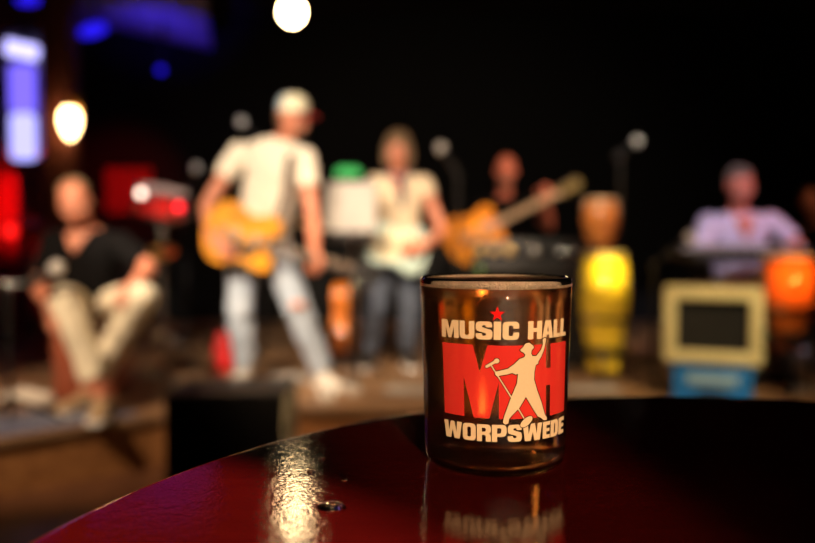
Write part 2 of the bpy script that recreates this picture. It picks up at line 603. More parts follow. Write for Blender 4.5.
# ------------------------------------------------------------------ the table
TZ = 1.05
TX, TY, TR = 0.178, 0.203, 0.327


def lacquer():
    m = bpy.data.materials.new('red_brown_lacquer')
    m.use_nodes = True
    nt = m.node_tree
    b = nt.nodes['Principled BSDF']
    tc = nt.nodes.new('ShaderNodeTexCoord')
    mp = nt.nodes.new('ShaderNodeMapping')
    mp.inputs['Scale'].default_value = (3, 30, 3)
    nt.links.new(tc.outputs['Object'], mp.inputs['Vector'])
    nz = nt.nodes.new('ShaderNodeTexNoise')
    nz.inputs['Scale'].default_value = 5
    nz.inputs['Detail'].default_value = 6
    nt.links.new(mp.outputs[0], nz.inputs['Vector'])
    cr = nt.nodes.new('ShaderNodeValToRGB')
    cr.color_ramp.elements[0].color = (0.075, 0.003, 0.003, 1)
    cr.color_ramp.elements[1].color = (0.13, 0.006, 0.005, 1)
    nt.links.new(nz.outputs['Fac'], cr.inputs[0])
    nt.links.new(cr.outputs[0], b.inputs['Base Color'])
    b.inputs['Roughness'].default_value = 0.06
    b.inputs['Specular IOR Level'].default_value = 0.5
    n1 = nt.nodes.new('ShaderNodeTexNoise')
    n1.inputs['Scale'].default_value = 650
    n1.inputs['Detail'].default_value = 3
    nt.links.new(tc.outputs['Object'], n1.inputs['Vector'])
    n2 = nt.nodes.new('ShaderNodeTexNoise')
    n2.inputs['Scale'].default_value = 160
    nt.links.new(tc.outputs['Object'], n2.inputs['Vector'])
    ad = nt.nodes.new('ShaderNodeMath')
    ad.operation = 'MULTIPLY_ADD'
    ad.inputs[1].default_value = 1.2
    nt.links.new(n2.outputs['Fac'], ad.inputs[0])
    nt.links.new(n1.outputs['Fac'], ad.inputs[2])
    bp = nt.nodes.new('ShaderNodeBump')
    bp.inputs['Strength'].default_value = 0.10
    bp.inputs['Distance'].default_value = 0.0007
    nt.links.new(ad.outputs[0], bp.inputs['Height'])
    nt.links.new(bp.outputs['Normal'], b.inputs['Normal'])
    return m


tbl = thing('bar_table', 'round dark red lacquered bar table under the beer glass', 'table', (TX, TY, 0))
LAC = lacquer()
MB().lathe([(0, TZ - 0.03), (TR - 0.012, TZ - 0.03), (TR - 0.003, TZ - 0.026), (TR, TZ - 0.018), (TR, TZ - 0.006), (TR - 0.002, TZ - 0.0015), (TR - 0.006, TZ), (TR - 0.0068, TZ), (TR - 0.012, TZ), (TR * 0.5, TZ), (0, TZ)], 160).build('tabletop', LAC, tbl, sharp=1.2)
MB().cone((0, 0, 0.02), (0, 0, TZ - 0.04), 0.035, seg=24).build('column', BLACKM, tbl)
MB().lathe([(0, 0), (0.24, 0), (0.24, 0.012), (0.06, 0.03), (0.04, 0.06), (0, 0.06)], 48).build('base', BLACKM, tbl)
MB().lathe([(0.035, TZ - 0.08), (0.12, TZ - 0.036), (0.12, TZ - 0.0305), (0, TZ - 0.0305), (0, TZ - 0.08)], 32).build('mounting_plate', BLACKM, tbl)

# drops on the table
m_drop = bpy.data.materials.new('clear_liquid')
m_drop.use_nodes = True
_b = m_drop.node_tree.nodes['Principled BSDF']
_b.inputs['Base Color'].default_value = (1.0, 0.75, 0.6, 1)
_b.inputs['Transmission Weight'].default_value = 1.0
_b.inputs['Roughness'].default_value = 0.02
_b.inputs['IOR'].default_value = 1.34


def drop(px, py, rx, ry, hh, label):
    Y = (CZ - TZ) * FPX / (py - 240)
    p = at(px, py, Y)
    M = MB()
    M.lathe([(1.0, 0), (0.97, 0.25), (0.85, 0.55), (0.6, 0.85), (0.3, 0.97), (0, 1.0)], 24)
    bmesh.ops.transform(M.bm, matrix=Matrix.Diagonal((rx, ry, hh, 1)), verts=M.bm.verts)
    o = M.build('liquid_drop', m_drop, sharp=1.4)
    o.location = (p.x, p.y, TZ + 0.0003)
    return tag(o, label, 'drop', 'drops on the table')


drop(331, 511, 0.0062, 0.0052, 0.0016, 'largest clear drop of liquid on the red tabletop beside the bright glint')
drop(311, 475, 0.0022, 0.002, 0.001, 'small clear drop on the tabletop above the bright glint')
drop(322, 462, 0.0016, 0.0018, 0.0008, 'tiny clear drop near the table edge, nearest the black loudspeaker')
drop(345, 484, 0.0014, 0.0014, 0.0007, 'tiny clear drop between the largest drop and the glass')

# ------------------------------------------------------------------ the beer glass
GX, GY, GH = 0.04371, 0.3725, 0.092
R0, R1 = 0.0347, 0.0375
rad = lambda z: R0 + (R1 - R0) * z / GH
m_glass = bpy.data.materials.new('clear_glass')
m_glass.use_nodes = True
_b = m_glass.node_tree.nodes['Principled BSDF']
_b.inputs['Base Color'].default_value = (0.97, 0.98, 0.97, 1)
_b.inputs['Transmission Weight'].default_value = 1.0
_b.inputs['Roughness'].default_value = 0.0
_b.inputs['IOR'].default_value = 1.47
glass = thing('beer_glass', 'straight printed beer glass full of dark beer on the table', 'glass', (GX, GY, TZ))
WT = 0.0019
prof = [(0.0, 0.0012), (0.022, 0.0012), (0.026, 0.0004), (0.030, 0.0003), (0.0328, 0.0012), (0.0344, 0.0035), (rad(0.008), 0.008)]
for k in range(1, 8):
    z = 0.008 + (0.0905 - 0.008) * k / 7
    prof.append((rad(z), z))
prof += [(R1 - 0.0004, 0.0915), (R1 - 0.0009, GH), (R1 - 0.0014, 0.0915), (rad(0.0905) - WT, 0.0905)]
for k in range(6, -1, -1):
    z = 0.009 + (0.0905 - 0.009) * k / 7
    prof.append((rad(z) - WT, z))
prof += [(0.0315, 0.0055), (0.028, 0.0036), (0.02, 0.0032), (0.0, 0.0032)]
MB().lathe(prof, 128).build('glass_body', m_glass, glass, sharp=1.4)

m_beer = bpy.data.materials.new('dark_beer')
m_beer.use_nodes = True
nt = m_beer.node_tree
_b = nt.nodes['Principled BSDF']
_b.inputs['Base Color'].default_value = (1, 1, 1, 1)
_b.inputs['Transmission Weight'].default_value = 1.0
_b.inputs['Roughness'].default_value = 0.16
_b.inputs['IOR'].default_value = 1.34
va = nt.nodes.new('ShaderNodeVolumeAbsorption')
va.inputs['Color'].default_value = (0.89, 0.55, 0.1, 1)
va.inputs['Density'].default_value = 44
nt.links.new(va.outputs[0], nt.nodes['Material Output'].inputs['Volume'])
beer = thing('beer', 'dark brown beer filling the printed glass', 'beer', (GX, GY, TZ))
BZ = 0.0887
OV = 0.0003
bp_ = [(0, 0.0029), (0.02, 0.0029), (0.028, 0.0033), (0.0317, 0.0053), (rad(0.009) - WT + OV, 0.009)]
for k in range(1, 8):
    z = 0.009 + (BZ - 0.009) * k / 7
    bp_.append((rad(z) - WT + OV, z))
bp_ += [(0, BZ)]
MB().lathe(bp_, 96).build('beer_body', m_beer, beer, sharp=1.2)
m_foam = mat('tan_foam', (0.8, 0.58, 0.42), 0.7, var=0.2, vscale=300, bump=0.5, bscale=900)
ri = rad(BZ) - WT - 0.00005
MB().lathe([(ri, BZ - 0.0012), (ri, BZ + 0.0022), (ri - 0.0006, BZ + 0.0016), (ri - 0.003, BZ + 0.0003), (ri - 0.003, BZ - 0.0002), (ri - 0.0005, BZ - 0.0012)], 96, closed=True).build('foam_ring', m_foam, beer)
fbm = MB()
for k in range(26):
    a_ = RND.uniform(0, 2 * PI)
    q = RND.uniform(0.6, 0.93) * ri
    s_ = RND.uniform(0.0004, 0.0011)
    fbm.ell((q * math.cos(a_), q * math.sin(a_), BZ + 0.0001), (s_, s_, s_ * 0.6), u=8, v=6)
tag(fbm.build('foam_bubbles', m_foam, beer), None, None, kind='stuff')

# print on the glass (flat ink on the curved wall)


def ink(name, col, tr=0.3, tl=0.25):
    m = bpy.data.materials.new(name)
    m.use_nodes = True
    nt = m.node_tree
    for n in list(nt.nodes):
        nt.nodes.remove(n)
    o = nt.nodes.new('ShaderNodeOutputMaterial')
    tc = nt.nodes.new('ShaderNodeTexCoord')
    nz = nt.nodes.new('ShaderNodeTexNoise')
    nz.inputs['Scale'].default_value = 900
    nt.links.new(tc.outputs['Object'], nz.inputs['Vector'])
    mx = nt.nodes.new('ShaderNodeMix')
    mx.data_type = 'RGBA'
    mx.inputs[6].default_value = (*col, 1)
    mx.inputs[7].default_value = (*[c * 0.9 for c in col], 1)
    nt.links.new(nz.outputs['Fac'], mx.inputs[0])
    d = nt.nodes.new('ShaderNodeBsdfDiffuse')
    t = nt.nodes.new('ShaderNodeBsdfTranslucent')
    p = nt.nodes.new('ShaderNodeBsdfTransparent')
    for n in (d, t):
        nt.links.new(mx.outputs[2], n.inputs[0])
    p.inputs[0].default_value = (*[0.55 * c + 0.4 for c in col], 1)
    m1 = nt.nodes.new('ShaderNodeMixShader')
    m1.inputs[0].default_value = tl
    nt.links.new(d.outputs[0], m1.inputs[1])
    nt.links.new(t.outputs[0], m1.inputs[2])
    m2 = nt.nodes.new('ShaderNodeMixShader')
    m2.inputs[0].default_value = tr
    nt.links.new(m1.outputs[0], m2.inputs[1])
    nt.links.new(p.outputs[0], m2.inputs[2])
    nt.links.new(m2.outputs[0], o.inputs[0])
    return m


INK_C = ink('cream_ink', (0.9, 0.68, 0.42))
INK_R = ink('red_ink', (0.92, 0.045, 0.035), 0.45)
INK_S = ink('bright_red_ink', (0.8, 0.012, 0.012), 0.1)
INK_D = ink('brown_outline_ink', (0.03, 0.009, 0.004), 0.1)


def decal(name, polys, material, off, label=None, outline=None):
    M = MB()
    for poly in polys:
        vs = [M.bm.verts.new((x, z, 0)) for x, z in poly]
        f = M.face(vs)
        f.normal_update()
    bmesh.ops.triangulate(M.bm, faces=list(M.bm.faces))
    for x in range(-70, 75, 3):
        bmesh.ops.bisect_plane(M.bm, geom=list(M.bm.verts) + list(M.bm.edges) + list(M.bm.faces), plane_co=(x, 0, 0), plane_no=(1, 0, 0), dist=1e-5)
    for v in M.bm.verts:
        th, z = math.radians(v.co.x), v.co.y / 1000
        r = rad(z) + off
        v.co = (r * math.sin(th), -r * math.cos(th), z)
    o = M.build(name, material, glass)
    if label:
        o['label'] = label
    return o


rect = lambda a, b, c, d: [(a, b), (c, b), (c, d), (a, d)]
mir = lambda p: [(1 - x, y) for x, y in reversed(p)]
_A = [(0, 0), (.24, 1), (.5, 1), (.5, .74), (.43, .38), (.5, .38), (.5, .2), (.38, .2), (.35, 0)]
_O = [(.5, 0), (.25, 0), (.1, .04), (0, .16), (0, .84), (.1, .96), (.25, 1), (.5, 1), (.5, .8), (.36, .75), (.36, .25), (.5, .2)]
GLY = {
    'M': [[(0, 0), (0, 1), (.36, 1), (.5, .5), (.64, 1), (1, 1), (1, 0), (.74, 0), (.74, .62), (.58, 0), (.42, 0), (.26, .62), (.26, 0)]],
    'U': [[(0, 1), (0, .18), (.1, .04), (.25, 0), (.75, 0), (.9, .04), (1, .18), (1, 1), (.64, 1), (.64, .25), (.5, .2), (.36, .25), (.36, 1)]],
    'S': [[(0, .34), (0, .15), (.1, .03), (.25, 0), (.75, 0), (.92, .04), (1, .18), (1, .42), (.92, .54), (.4, .68), (.38, .76), (.5, .8), (.6, .78), (.63, .68), (.98, .68), (.98, .84), (.9, .96), (.75, 1), (.25, 1), (.08, .96), (0, .82), (0, .6), (.08, .48), (.6, .35), (.63, .26), (.5, .2), (.39, .23), (.37, .34)]],
    'I': [rect(0, 0, 1, 1)],
    'C': [[(1, .62), (.64, .62), (.64, .76), (.5, .8), (.36, .76), (.36, .24), (.5, .2), (.64, .24), (.64, .4), (1, .4), (1, .16), (.9, .04), (.75, 0), (.25, 0), (.1, .04), (0, .16), (0, .84), (.1, .96), (.25, 1), (.75, 1), (.9, .96), (1, .84)]],
    'H': [[(0, 0), (0, 1), (.37, 1), (.37, .62), (.63, .62), (.63, 1), (1, 1), (1, 0), (.63, 0), (.63, .4), (.37, .4), (.37, 0)]],
    'A': [_A, mir(_A)],
    'L': [[(0, 1), (0, 0), (1, 0), (1, .22), (.5, .22), (.5, 1)]],
    'W': [[(0, 1), (.12, 0), (.4, 0), (.5, .5), (.6, 0), (.88, 0), (1, 1), (.75, 1), (.71, .4), (.6, 1), (.4, 1), (.29, .4), (.25, 1)]],
    'O': [_O, mir(_O)],
    'R': [rect(0, 0, .36, 1), [(.36, 1), (.75, 1), (.92, .95), (1, .82), (1, .6), (.93, .5), (.85, .47), (.95, .42), (1, .3), (1, 0), (.64, 0), (.64, .33), (.55, .38), (.36, .38), (.36, .56), (.58, .58), (.64, .65), (.64, .74), (.58, .8), (.36, .8)]],
    'P': [rect(0, 0, .36, 1), [(.36, 1), (.75, 1), (.92, .95), (1, .82), (1, .48), (.92, .36), (.75, .3), (.36, .3), (.36, .48), (.58, .5), (.64, .58), (.64, .74), (.58, .8), (.36, .8)]],
    'E': [[(0, 0), (1, 0), (1, .22), (.5, .22), (.5, .4), (.93, .4), (.93, .6), (.5, .6), (.5, .78), (1, .78), (1, 1), (0, 1)]],
    'D': [rect(0, 0, .42, 1), [(.42, 1), (.7, 1), (.92, .92), (1, .75), (1, .25), (.92, .08), (.7, 0), (.42, 0), (.42, .2), (.55, .22), (.6, .3), (.6, .7), (.55, .78), (.42, .8)]],
}


def word(cells, z0, z1):
    out = []
    for ch, a, b in cells:
        for p in GLY[ch]:
            out.append([(a + (b - a) * x, z0 + (z1 - z0) * y) for x, y in p])
    return out


decal('lettering', word([('M', -48.7, -33.4), ('U', -32.6, -21.3), ('S', -20.4, -8.5), ('I', -7.7, -2.6), ('C', -1.5, 10.2)], 65.1, 73.35), INK_C, 0.00012, 'cream printed word MUSIC')
decal('lettering', word([('H', 16.9, 28.3), ('A', 28.7, 39.2), ('L', 39.7, 47.6), ('L', 48.2, 57.0)], 65.1, 73.35), INK_C, 0.00012, 'cream printed word HALL')
decal('lettering', word([('W', -47.9, -31.6), ('O', -30.9, -20.7), ('R', -19.8, -9.4), ('P', -8.7, 2.0), ('S', 2.9, 13.6), ('W', 14.2, 30.9), ('E', 31.7, 39.2), ('D', 40.0, 49.6), ('E', 50.6, 60.0)], 18.3, 26.2), INK_C, 0.00012, 'cream printed word WORPSWEDE')
star = []
for k in range(10):
    t = PI / 2 + k * PI / 5
    q = 3.55 if k % 2 == 0 else 1.4
    star.append((-5.2 + math.degrees(q * math.cos(t) / 36.9), 76.7 + q * math.sin(t)))
decal('star', [star], INK_S, 0.00012, 'small red printed star')
RED = [(-48.2, 62.5), (-22.6, 62.6), (-17.6, 50.2), (-12.1, 62.5), (-3.2, 62.5), (11.1, 62.5), (32.4, 62.5), (33.1, 51.3), (37.7, 51.3), (36.9, 62.5), (57.6, 62.4), (59.8, 28.8), (38.6, 28.7), (37.9, 43.2), (33.5, 43.3), (34.5, 28.7), (20.0, 28.8), (-3.6, 28.9), (-4.0, 45.30), (-10.6, 29.0), (-22.2, 29.1), (-29.8, 47.4), (-29.5, 29.2), (-47.2, 29.4)]
decal('emblem', [RED], INK_R, 0.00012, 'red printed letters M and H')
MAN = [(11.1, 60.41), (13.5, 61.86), (14.9, 63.29), (17.9, 63.67), (21.1, 62.21), (21.8, 61.22), (20.1, 60.18), (19.6, 58.73), (20.5, 57.51), (23.9, 57.38), (27.7, 59.89), (29.3, 62.21), (29.0, 64.89), (31.0, 65.41), (32.6, 64.92), (31.5, 62.39), (30.6, 60.08), (28.2, 56.92), (25.7, 54.64), (25.7, 53.76), (23.6, 53.26), (22.6, 50.03), (22.5, 46.59), (25.2, 41.65), (29.7, 35.39), (33.1, 29.72), (35.5, 28.02), (35.0, 26.89), (32.0, 27.14), (30.1, 28.18), (26.4, 29.32), (21.7, 33.50), (16.2, 38.83), (11.3, 33.92), (6.6, 31.03), (3.7, 28.99), (3.3, 26.92), (1.0, 26.33), (-0.8, 27.26), (-0.0, 29.93), (2.7, 34.66), (5.0, 38.78), (9.2, 45.23), (9.9, 49.56), (8.1, 49.28), (5.7, 50.04), (1.5, 49.34), (-3.1, 48.87), (-4.8, 48.36), (-6.6, 49.25), (-6.2, 50.63), (-3.1, 51.11), (2.4, 51.98), (7.0, 54.04), (10.7, 56.31), (14.6, 57.14), (15.1, 58.27), (13.6, 59.22), (12.1, 59.70)]
DEG = 36.3 * PI / 180  # millimetres of arc per degree / 1


def mm(p):
    return [(x * DEG, z) for x, z in p]


def dg(p):
    return [(x / DEG, z) for x, z in p]


def grow(poly, d):
    P = mm(poly)
    n = len(P)
    area_ = sum(P[i][0] * P[(i + 1) % n][1] - P[(i + 1) % n][0] * P[i][1] for i in range(n))
    sg = -1 if area_ > 0 else 1
    out = []
    for i in range(n):
        a, b, c = V((*P[i - 1], 0)), V((*P[i], 0)), V((*P[(i + 1) % n], 0))
        e1, e2 = (b - a).normalized(), (c - b).normalized()
        n1, n2 = V((-e1.y, e1.x, 0)) * sg, V((-e2.y, e2.x, 0)) * sg
        nn = (n1 + n2)
        nn = nn.normalized() if nn.length > 0.2 else n1
        k = d / max(0.5, nn.dot(n1))
        q = b + nn * k
        out.append((q.x, q.y))
    return dg(out)


def line(p, q, wd):
    P = [V((*mm([x])[0], 0)) for x in (p, q)]
    d = (P[1] - P[0]).normalized()
    n = V((-d.y, d.x, 0)) * wd
    return dg([tuple((P[0] + n).xy), tuple((P[1] + n).xy), tuple((P[1] - n).xy), tuple((P[0] - n).xy)])


def oval(c, ra, rb, ang, n=20):
    c = mm([c])[0]
    return dg([(c[0] + ra * math.cos(t) * math.cos(ang) - rb * math.sin(t) * math.sin(ang), c[1] + ra * math.cos(t) * math.sin(ang) + rb * math.sin(t) * math.cos(ang)) for t in [2 * PI * k / n for k in range(n)]])


mic_rod = line((-9.3, 53.4), (15.4, 28.6), 0.28)
mic_bar = line((-12.4, 52.9), (-6.5, 55.2), 0.62)
mic_head = oval((-5.6, 55.5), 1.25, 1.1, 0.4)
mic_tail = oval((-12.4, 52.9), 0.75, 0.6, 0.4)
mic_foot = oval((17.0, 27.3), 3.55, 1.75, 0.62)
decal('emblem_outline', [grow(MAN, 0.42)], INK_D, 0.00018, 'dark outline of the printed figure')
decal('emblem_outline', [line((-9.3, 53.4), (15.4, 28.6), 0.58), line((-12.6, 52.8), (-6.3, 55.3), 0.95), oval((-5.6, 55.5), 1.6, 1.45, 0.4), oval((-12.4, 52.9), 1.1, 0.95, 0.4)], INK_D, 0.00016)
decal('emblem_outline', [oval((17.0, 27.3), 3.9, 2.1, 0.62)], INK_D, 0.00024)
decal('figure', [MAN], INK_C, 0.00021, 'cream silhouette in a hat with one arm raised')
decal('microphone_stand', [mic_rod, mic_bar, mic_head, mic_tail], INK_C, 0.00023, 'cream printed microphone stand')
decal('microphone_stand', [mic_foot], INK_C, 0.00027)


# ------------------------------------------------------------------ people
X3, Y3, Z3 = V((1, 0, 0)), V((0, 1, 0)), V((0, 0, 1))


def add_hand(B, wst, d, n, s, curl=0.5, spread=0.0):
    """palm and five fingers: d wrist->knuckles, n the way the palm faces, s the thumb side"""
    d = V(d).normalized()
    n = V(n); n = (n - d * n.dot(d)).normalized()
    s_ = d.cross(n).normalized()
    s_ = s_ if s_.dot(V(s)) > 0 else -s_
    offs = (0.030, 0.010, -0.010, -0.029)
    lens = (0.92, 1.0, 0.95, 0.76)
    for k in range(4):
        kn = wst + d * (0.088 - 0.006 * abs(k - 1)) + s_ * offs[k]
        B.cap(wst + d * 0.012 + s_ * offs[k] * 0.55, kn, 0.0155, 0.0125, seg=10)
        p, ang = kn, curl * 0.55
        for L, r in ((0.044, 0.0108), (0.028, 0.0098), (0.022, 0.009)):
            fd = (d * math.cos(ang) + n * math.sin(ang) + s_ * spread * (1.5 - k) * 0.2).normalized()
            q = p + fd * L * lens[k]
            B.cap(p, q, r, r * 0.93, seg=8)
            p = q
            ang += curl
    t0 = wst + d * 0.02 + s_ * 0.022 + n * 0.006
    t1 = wst + d * 0.052 + s_ * 0.052 + n * 0.016
    t2 = t1 + (d * 0.75 + s_ * 0.3 + n * (0.2 + 0.5 * curl)).normalized() * 0.034
    t3 = t2 + (d * 0.8 + n * (0.3 + 0.6 * curl)).normalized() * 0.027
    B.cap(t0, t1, 0.0165, 0.0135, seg=10).cap(t1, t2, 0.0125, 0.0115, seg=8).cap(t2, t3, 0.0112, 0.0095, seg=8)


def add_head(B, c, f, u, k=1.0):
    r = f.cross(u).normalized()
    e = lambda o, rr: B.ell(c + (r * o[0] + f * o[1] + u * o[2]) * k, [x * k for x in rr], r, f, u)
    e((0, -0.012, 0.025), (0.076, 0.096, 0.094))
    e((0, 0.028, -0.04), (0.06, 0.06, 0.078))
    e((0, 0.052, -0.09), (0.03, 0.03, 0.024))
    e((0, 0.078, 0.028), (0.05, 0.016, 0.012))
    for s in (-1, 1):
        e((s * 0.041, 0.06, -0.025), (0.024, 0.026, 0.026))
        e((s * 0.076, -0.005, -0.008), (0.011, 0.022, 0.033))
        e((s * 0.014, 0.094, -0.034), (0.011, 0.012, 0.009))
    B.cap(c + (f * 0.086 + u * 0.012) * k, c + (f * 0.106 - u * 0.026) * k, 0.010 * k, 0.0135 * k)
    e((0, 0.083, -0.058), (0.024, 0.011, 0.007))
    e((0, 0.081, -0.069), (0.021, 0.011, 0.008))


def person(label, J, tf, hf, skin, shirt, trousers, shoes, hair=None, sleeve=0.55, shirt_z=None,
           hands=None, toes=None, build=1.0, shoe_mat=None, vneck=False, cuff=0.93, kn=1.0, head_k=1.0):
    """J: joints in world space; tf torso front, hf face front"""
    base = (J['anL'] + J['anR']) / 2
    base = V((base.x, base.y, SZ))
    root = thing('person', label, 'person', base)
    tf = V(tf).normalized()
    hf = V(hf).normalized()
    hu = (J['head'] - J['neck']).normalized() * 0.6 + Z3 * 0.6
    hu = (hu - hf * hu.dot(hf)).normalized()
    hips = (J['hipL'] + J['hipR']) / 2
    sh = (J['shL'] + J['shR']) / 2
    up = (J['neck'] - hips).normalized()
    rt = (J['shL'] - J['shR'])
    rt = (rt - up * rt.dot(up)).normalized()
    fr = up.cross(rt)
    fr = fr if fr.dot(tf) > 0 else -fr
    sw = (J['shL'] - J['shR']).length / 2
    L = (J['neck'] - hips).length
    b = build

    def torso(M, inf, lo=-0.12, hi=1.0):
        tbl = [(-0.16, 0.13, 0.10), (-0.06, 0.165, 0.118), (0.08, 0.158, 0.112), (0.28, 0.142, 0.102), (0.48, 0.15, 0.112), (0.68, 0.168, 0.118), (0.83, max(sw * 0.98, 0.15), 0.10), (0.92, max(sw * 0.8, 0.12), 0.075), (1.0, 0.072, 0.06)]
        secs = []
        for t, a, d in tbl:
            if lo - 1e-6 <= t <= hi + 1e-6:
                secs.append((hips + up * L * t + fr * 0.012 * math.sin(max(0, t) * PI), a * b + inf, d * b + inf))
        M.loft(secs, rt, fr)

    B = MB()
    torso(B, 0)
    B.cap(J['neck'] - up * 0.03, J['head'] - hu * 0.05 - hf * 0.012, 0.058, 0.052)
    add_head(B, J['head'], hf, hu, head_k)
    for s in 'LR':
        S, E_, W_ = J['sh' + s], J['el' + s], J['wr' + s]
        B.cap(S, E_, 0.05 * b, 0.039).cap(E_, E_.lerp(W_, 0.35), 0.039, 0.042).cap(E_.lerp(W_, 0.35), W_, 0.042, 0.027)
        hd = hands[s]
        add_hand(B, W_, *hd)
        H_, K_, A_ = J['hip' + s], J['kn' + s], J['an' + s]
        B.cap(H_, K_, 0.078 * b, 0.052).cap(K_, K_.lerp(A_, 0.35), 0.05, 0.053).cap(K_.lerp(A_, 0.35), A_, 0.053, 0.037)
        td = V(toes[s]).normalized()
        B.cap(A_ - V((0, 0, 0.035)) - td * 0.03, A_ - V((0, 0, 0.055)) + td * 0.12, 0.036, 0.026)
    if vneck:
        B.loft([(hips + up * L * t + fr * (d * b + 0.012), a, 0.016) for t, a, d in ((0.72, 0.006, 0.122), (0.8, 0.03, 0.118), (0.88, 0.052, 0.098), (0.96, 0.07, 0.075))], rt, fr)
    B.blob('body', skin, root, base, voxel=0.0062, it=2)
    # shirt
    T = MB()
    torso(T, 0.016, lo=-0.06, hi=0.92)
    T.loft([(hips + up * L * 0.88, max(sw * 0.9, 0.14) * b + 0.016, 0.1 * b), (hips + up * L * 0.925, max(sw * 0.8, 0.12) + 0.018, 0.092), (hips + up * L * 0.985, 0.098, 0.08)], rt, fr)
    for s in 'LR':
        S, E_, W_ = J['sh' + s], J['el' + s], J['wr' + s]
        T.ell(S, (0.068 * b,) * 3)
        if sleeve <= 1:
            T.cone(S, S.lerp(E_, sleeve), 0.067 * b, 0.064 * b, seg=20)
        else:
            T.cap(S, E_, 0.066 * b, 0.054 * b).cone(E_, E_.lerp(W_, sleeve - 1), 0.054, 0.046, seg=20)
            T.ell(E_, (0.054 * b,) * 3)
    T.blob('shirt', shirt, root, base, voxel=0.009, it=2, wrinkle=0.022, wsize=0.1)
    # trousers
    P = MB()
    P.loft([(hips + up * L * t, a * b + 0.02, d * b + 0.02) for t, a, d in [(-0.17, 0.13, 0.10), (-0.08, 0.16, 0.118), (0.04, 0.158, 0.112), (0.12, 0.15, 0.108)]], rt, fr)
    for s in 'LR':
        H_, K_, A_ = J['hip' + s], J['kn' + s], J['an' + s]
        P.cap(H_, K_, 0.098 * b, 0.072 * kn)
        P.ell(K_, (0.073 * kn,) * 3)
        P.cone(K_, K_.lerp(A_, cuff), 0.071 * kn, 0.058 * kn, seg=20)
    P.blob('trousers', trousers, root, base, voxel=0.0095, it=2, wrinkle=0.03, wsize=0.09)
    # shoes
    for s in 'LR':
        A_ = J['an' + s]
        td = V(toes[s]).normalized()
        sd = td.cross(Z3).normalized()
        S_ = MB()
        g = A_.z - 0.09
        f0 = V((A_.x, A_.y, g))
        S_.ell(f0 + td * 0.0 + Z3 * 0.055, (0.045, 0.052, 0.05), sd, td, Z3)
        S_.ell(f0 + td * 0.07 + Z3 * 0.042, (0.045, 0.1, 0.036), sd, td, Z3)
        S_.ell(f0 + td * 0.135 + Z3 * 0.034, (0.047, 0.065, 0.03), sd, td, Z3)
        S_.cone(f0 + Z3 * 0.05, f0 + Z3 * 0.1, 0.044, 0.046)
        so = S_.blob('shoe', shoe_mat or shoes, root, base, voxel=0.007, it=2)
        so_ = MB()
        pts = spline([(-0.045, -0.055), (0.0, -0.062), (0.045, -0.05), (0.045, 0.06), (0.052, 0.14), (0.03, 0.2), (-0.03, 0.2), (-0.052, 0.14), (-0.045, 0.06)], 4)
        so_.prism(pts, 0.0, 0.022, Matrix.Translation(f0) @ Matrix((sd, td, Z3)).transposed().to_4x4(), bev=0.004)
        so_.build('sole', WHITE, so, base)
    # eyes
    r = hf.cross(hu).normalized()
    for s in (-1, 1):
        c = J['head'] + (r * s * 0.032 + hf * 0.0725 + hu * 0.004) * head_k
        eo = MB().ell(c, (0.0115,) * 3, u=12, v=8).build('eye', EYEW, root, base)
        MB().ell(c + hf * 0.0095, (0.006, 0.004, 0.006), r, hf, hu, u=10, v=6).build('iris', EYED, eo, base)
    if hair:
        m, shapes = hair
        Hh = MB()
        for o, rr in shapes:
            Hh.ell(J['head'] + r * o[0] + hf * o[1] + hu * o[2], rr, r, hf, hu)
        Hh.blob('hair', m, root, base, voxel=0.007, it=2, wrinkle=0.014, wsize=0.03)
    return root, (r, hf, hu, base)


HAIR_BROWN = mat('brown_hair', (0.09, 0.045, 0.022), 0.5, var=0.3, vscale=60, bump=0.8, bscale=150)
HAIR_SANDY = mat('sandy_hair', (0.22, 0.14, 0.075), 0.5, var=0.3, vscale=60, bump=0.8, bscale=150)
HAIR_GREY = mat('grey_hair', (0.2, 0.17, 0.14), 0.5, var=0.3, vscale=60, bump=0.8, bscale=150)
HAIR_DARK = mat('dark_hair', (0.035, 0.02, 0.012), 0.5, var=0.3, vscale=60, bump=0.8, bscale=150)
CREAM = mat('cream_cotton', (0.78, 0.7, 0.58), 0.85, sheen=0.2, bump=0.3, bscale=90)
BLACKC = mat('black_cotton', (0.005, 0.0045, 0.005), 0.95, spec=0.1, bump=0.3, bscale=90)
LAVEN = mat('pale_lavender_cotton', (0.62, 0.58, 0.78), 0.85, bump=0.3, bscale=90)
CREAMV = mat('beige_waistcoat_cloth', (0.74, 0.6, 0.42), 0.85, bump=0.3, bscale=90)
JEANS = mat('washed_blue_denim', (0.50, 0.56, 0.66), 0.9, var=0.3, vscale=9, bump=0.4, bscale=200, col2=(0.26, 0.34, 0.46))
DJEANS = mat('dark_blue_denim', (0.075, 0.095, 0.14), 0.9, var=0.3, vscale=9, bump=0.4, bscale=200)
CHINO = mat('cream_chino_cloth', (0.84, 0.75, 0.57), 0.85, var=0.15, bump=0.3, bscale=120)
DARKT = mat('charcoal_cloth', (0.03, 0.03, 0.034), 0.9, bump=0.3, bscale=120)
SHOEW = mat('white_leather', (0.72, 0.68, 0.62), 0.55, bump=0.1, bscale=50)
SHOEB = mat('tan_leather', (0.4, 0.27, 0.15), 0.55, bump=0.1, bscale=50)
SHOED = mat('black_leather', (0.03, 0.025, 0.022), 0.45, bump=0.1, bscale=50)

ankle = lambda px, Y: V((at(px, 240, Y).x, Y, SZ + 0.09))

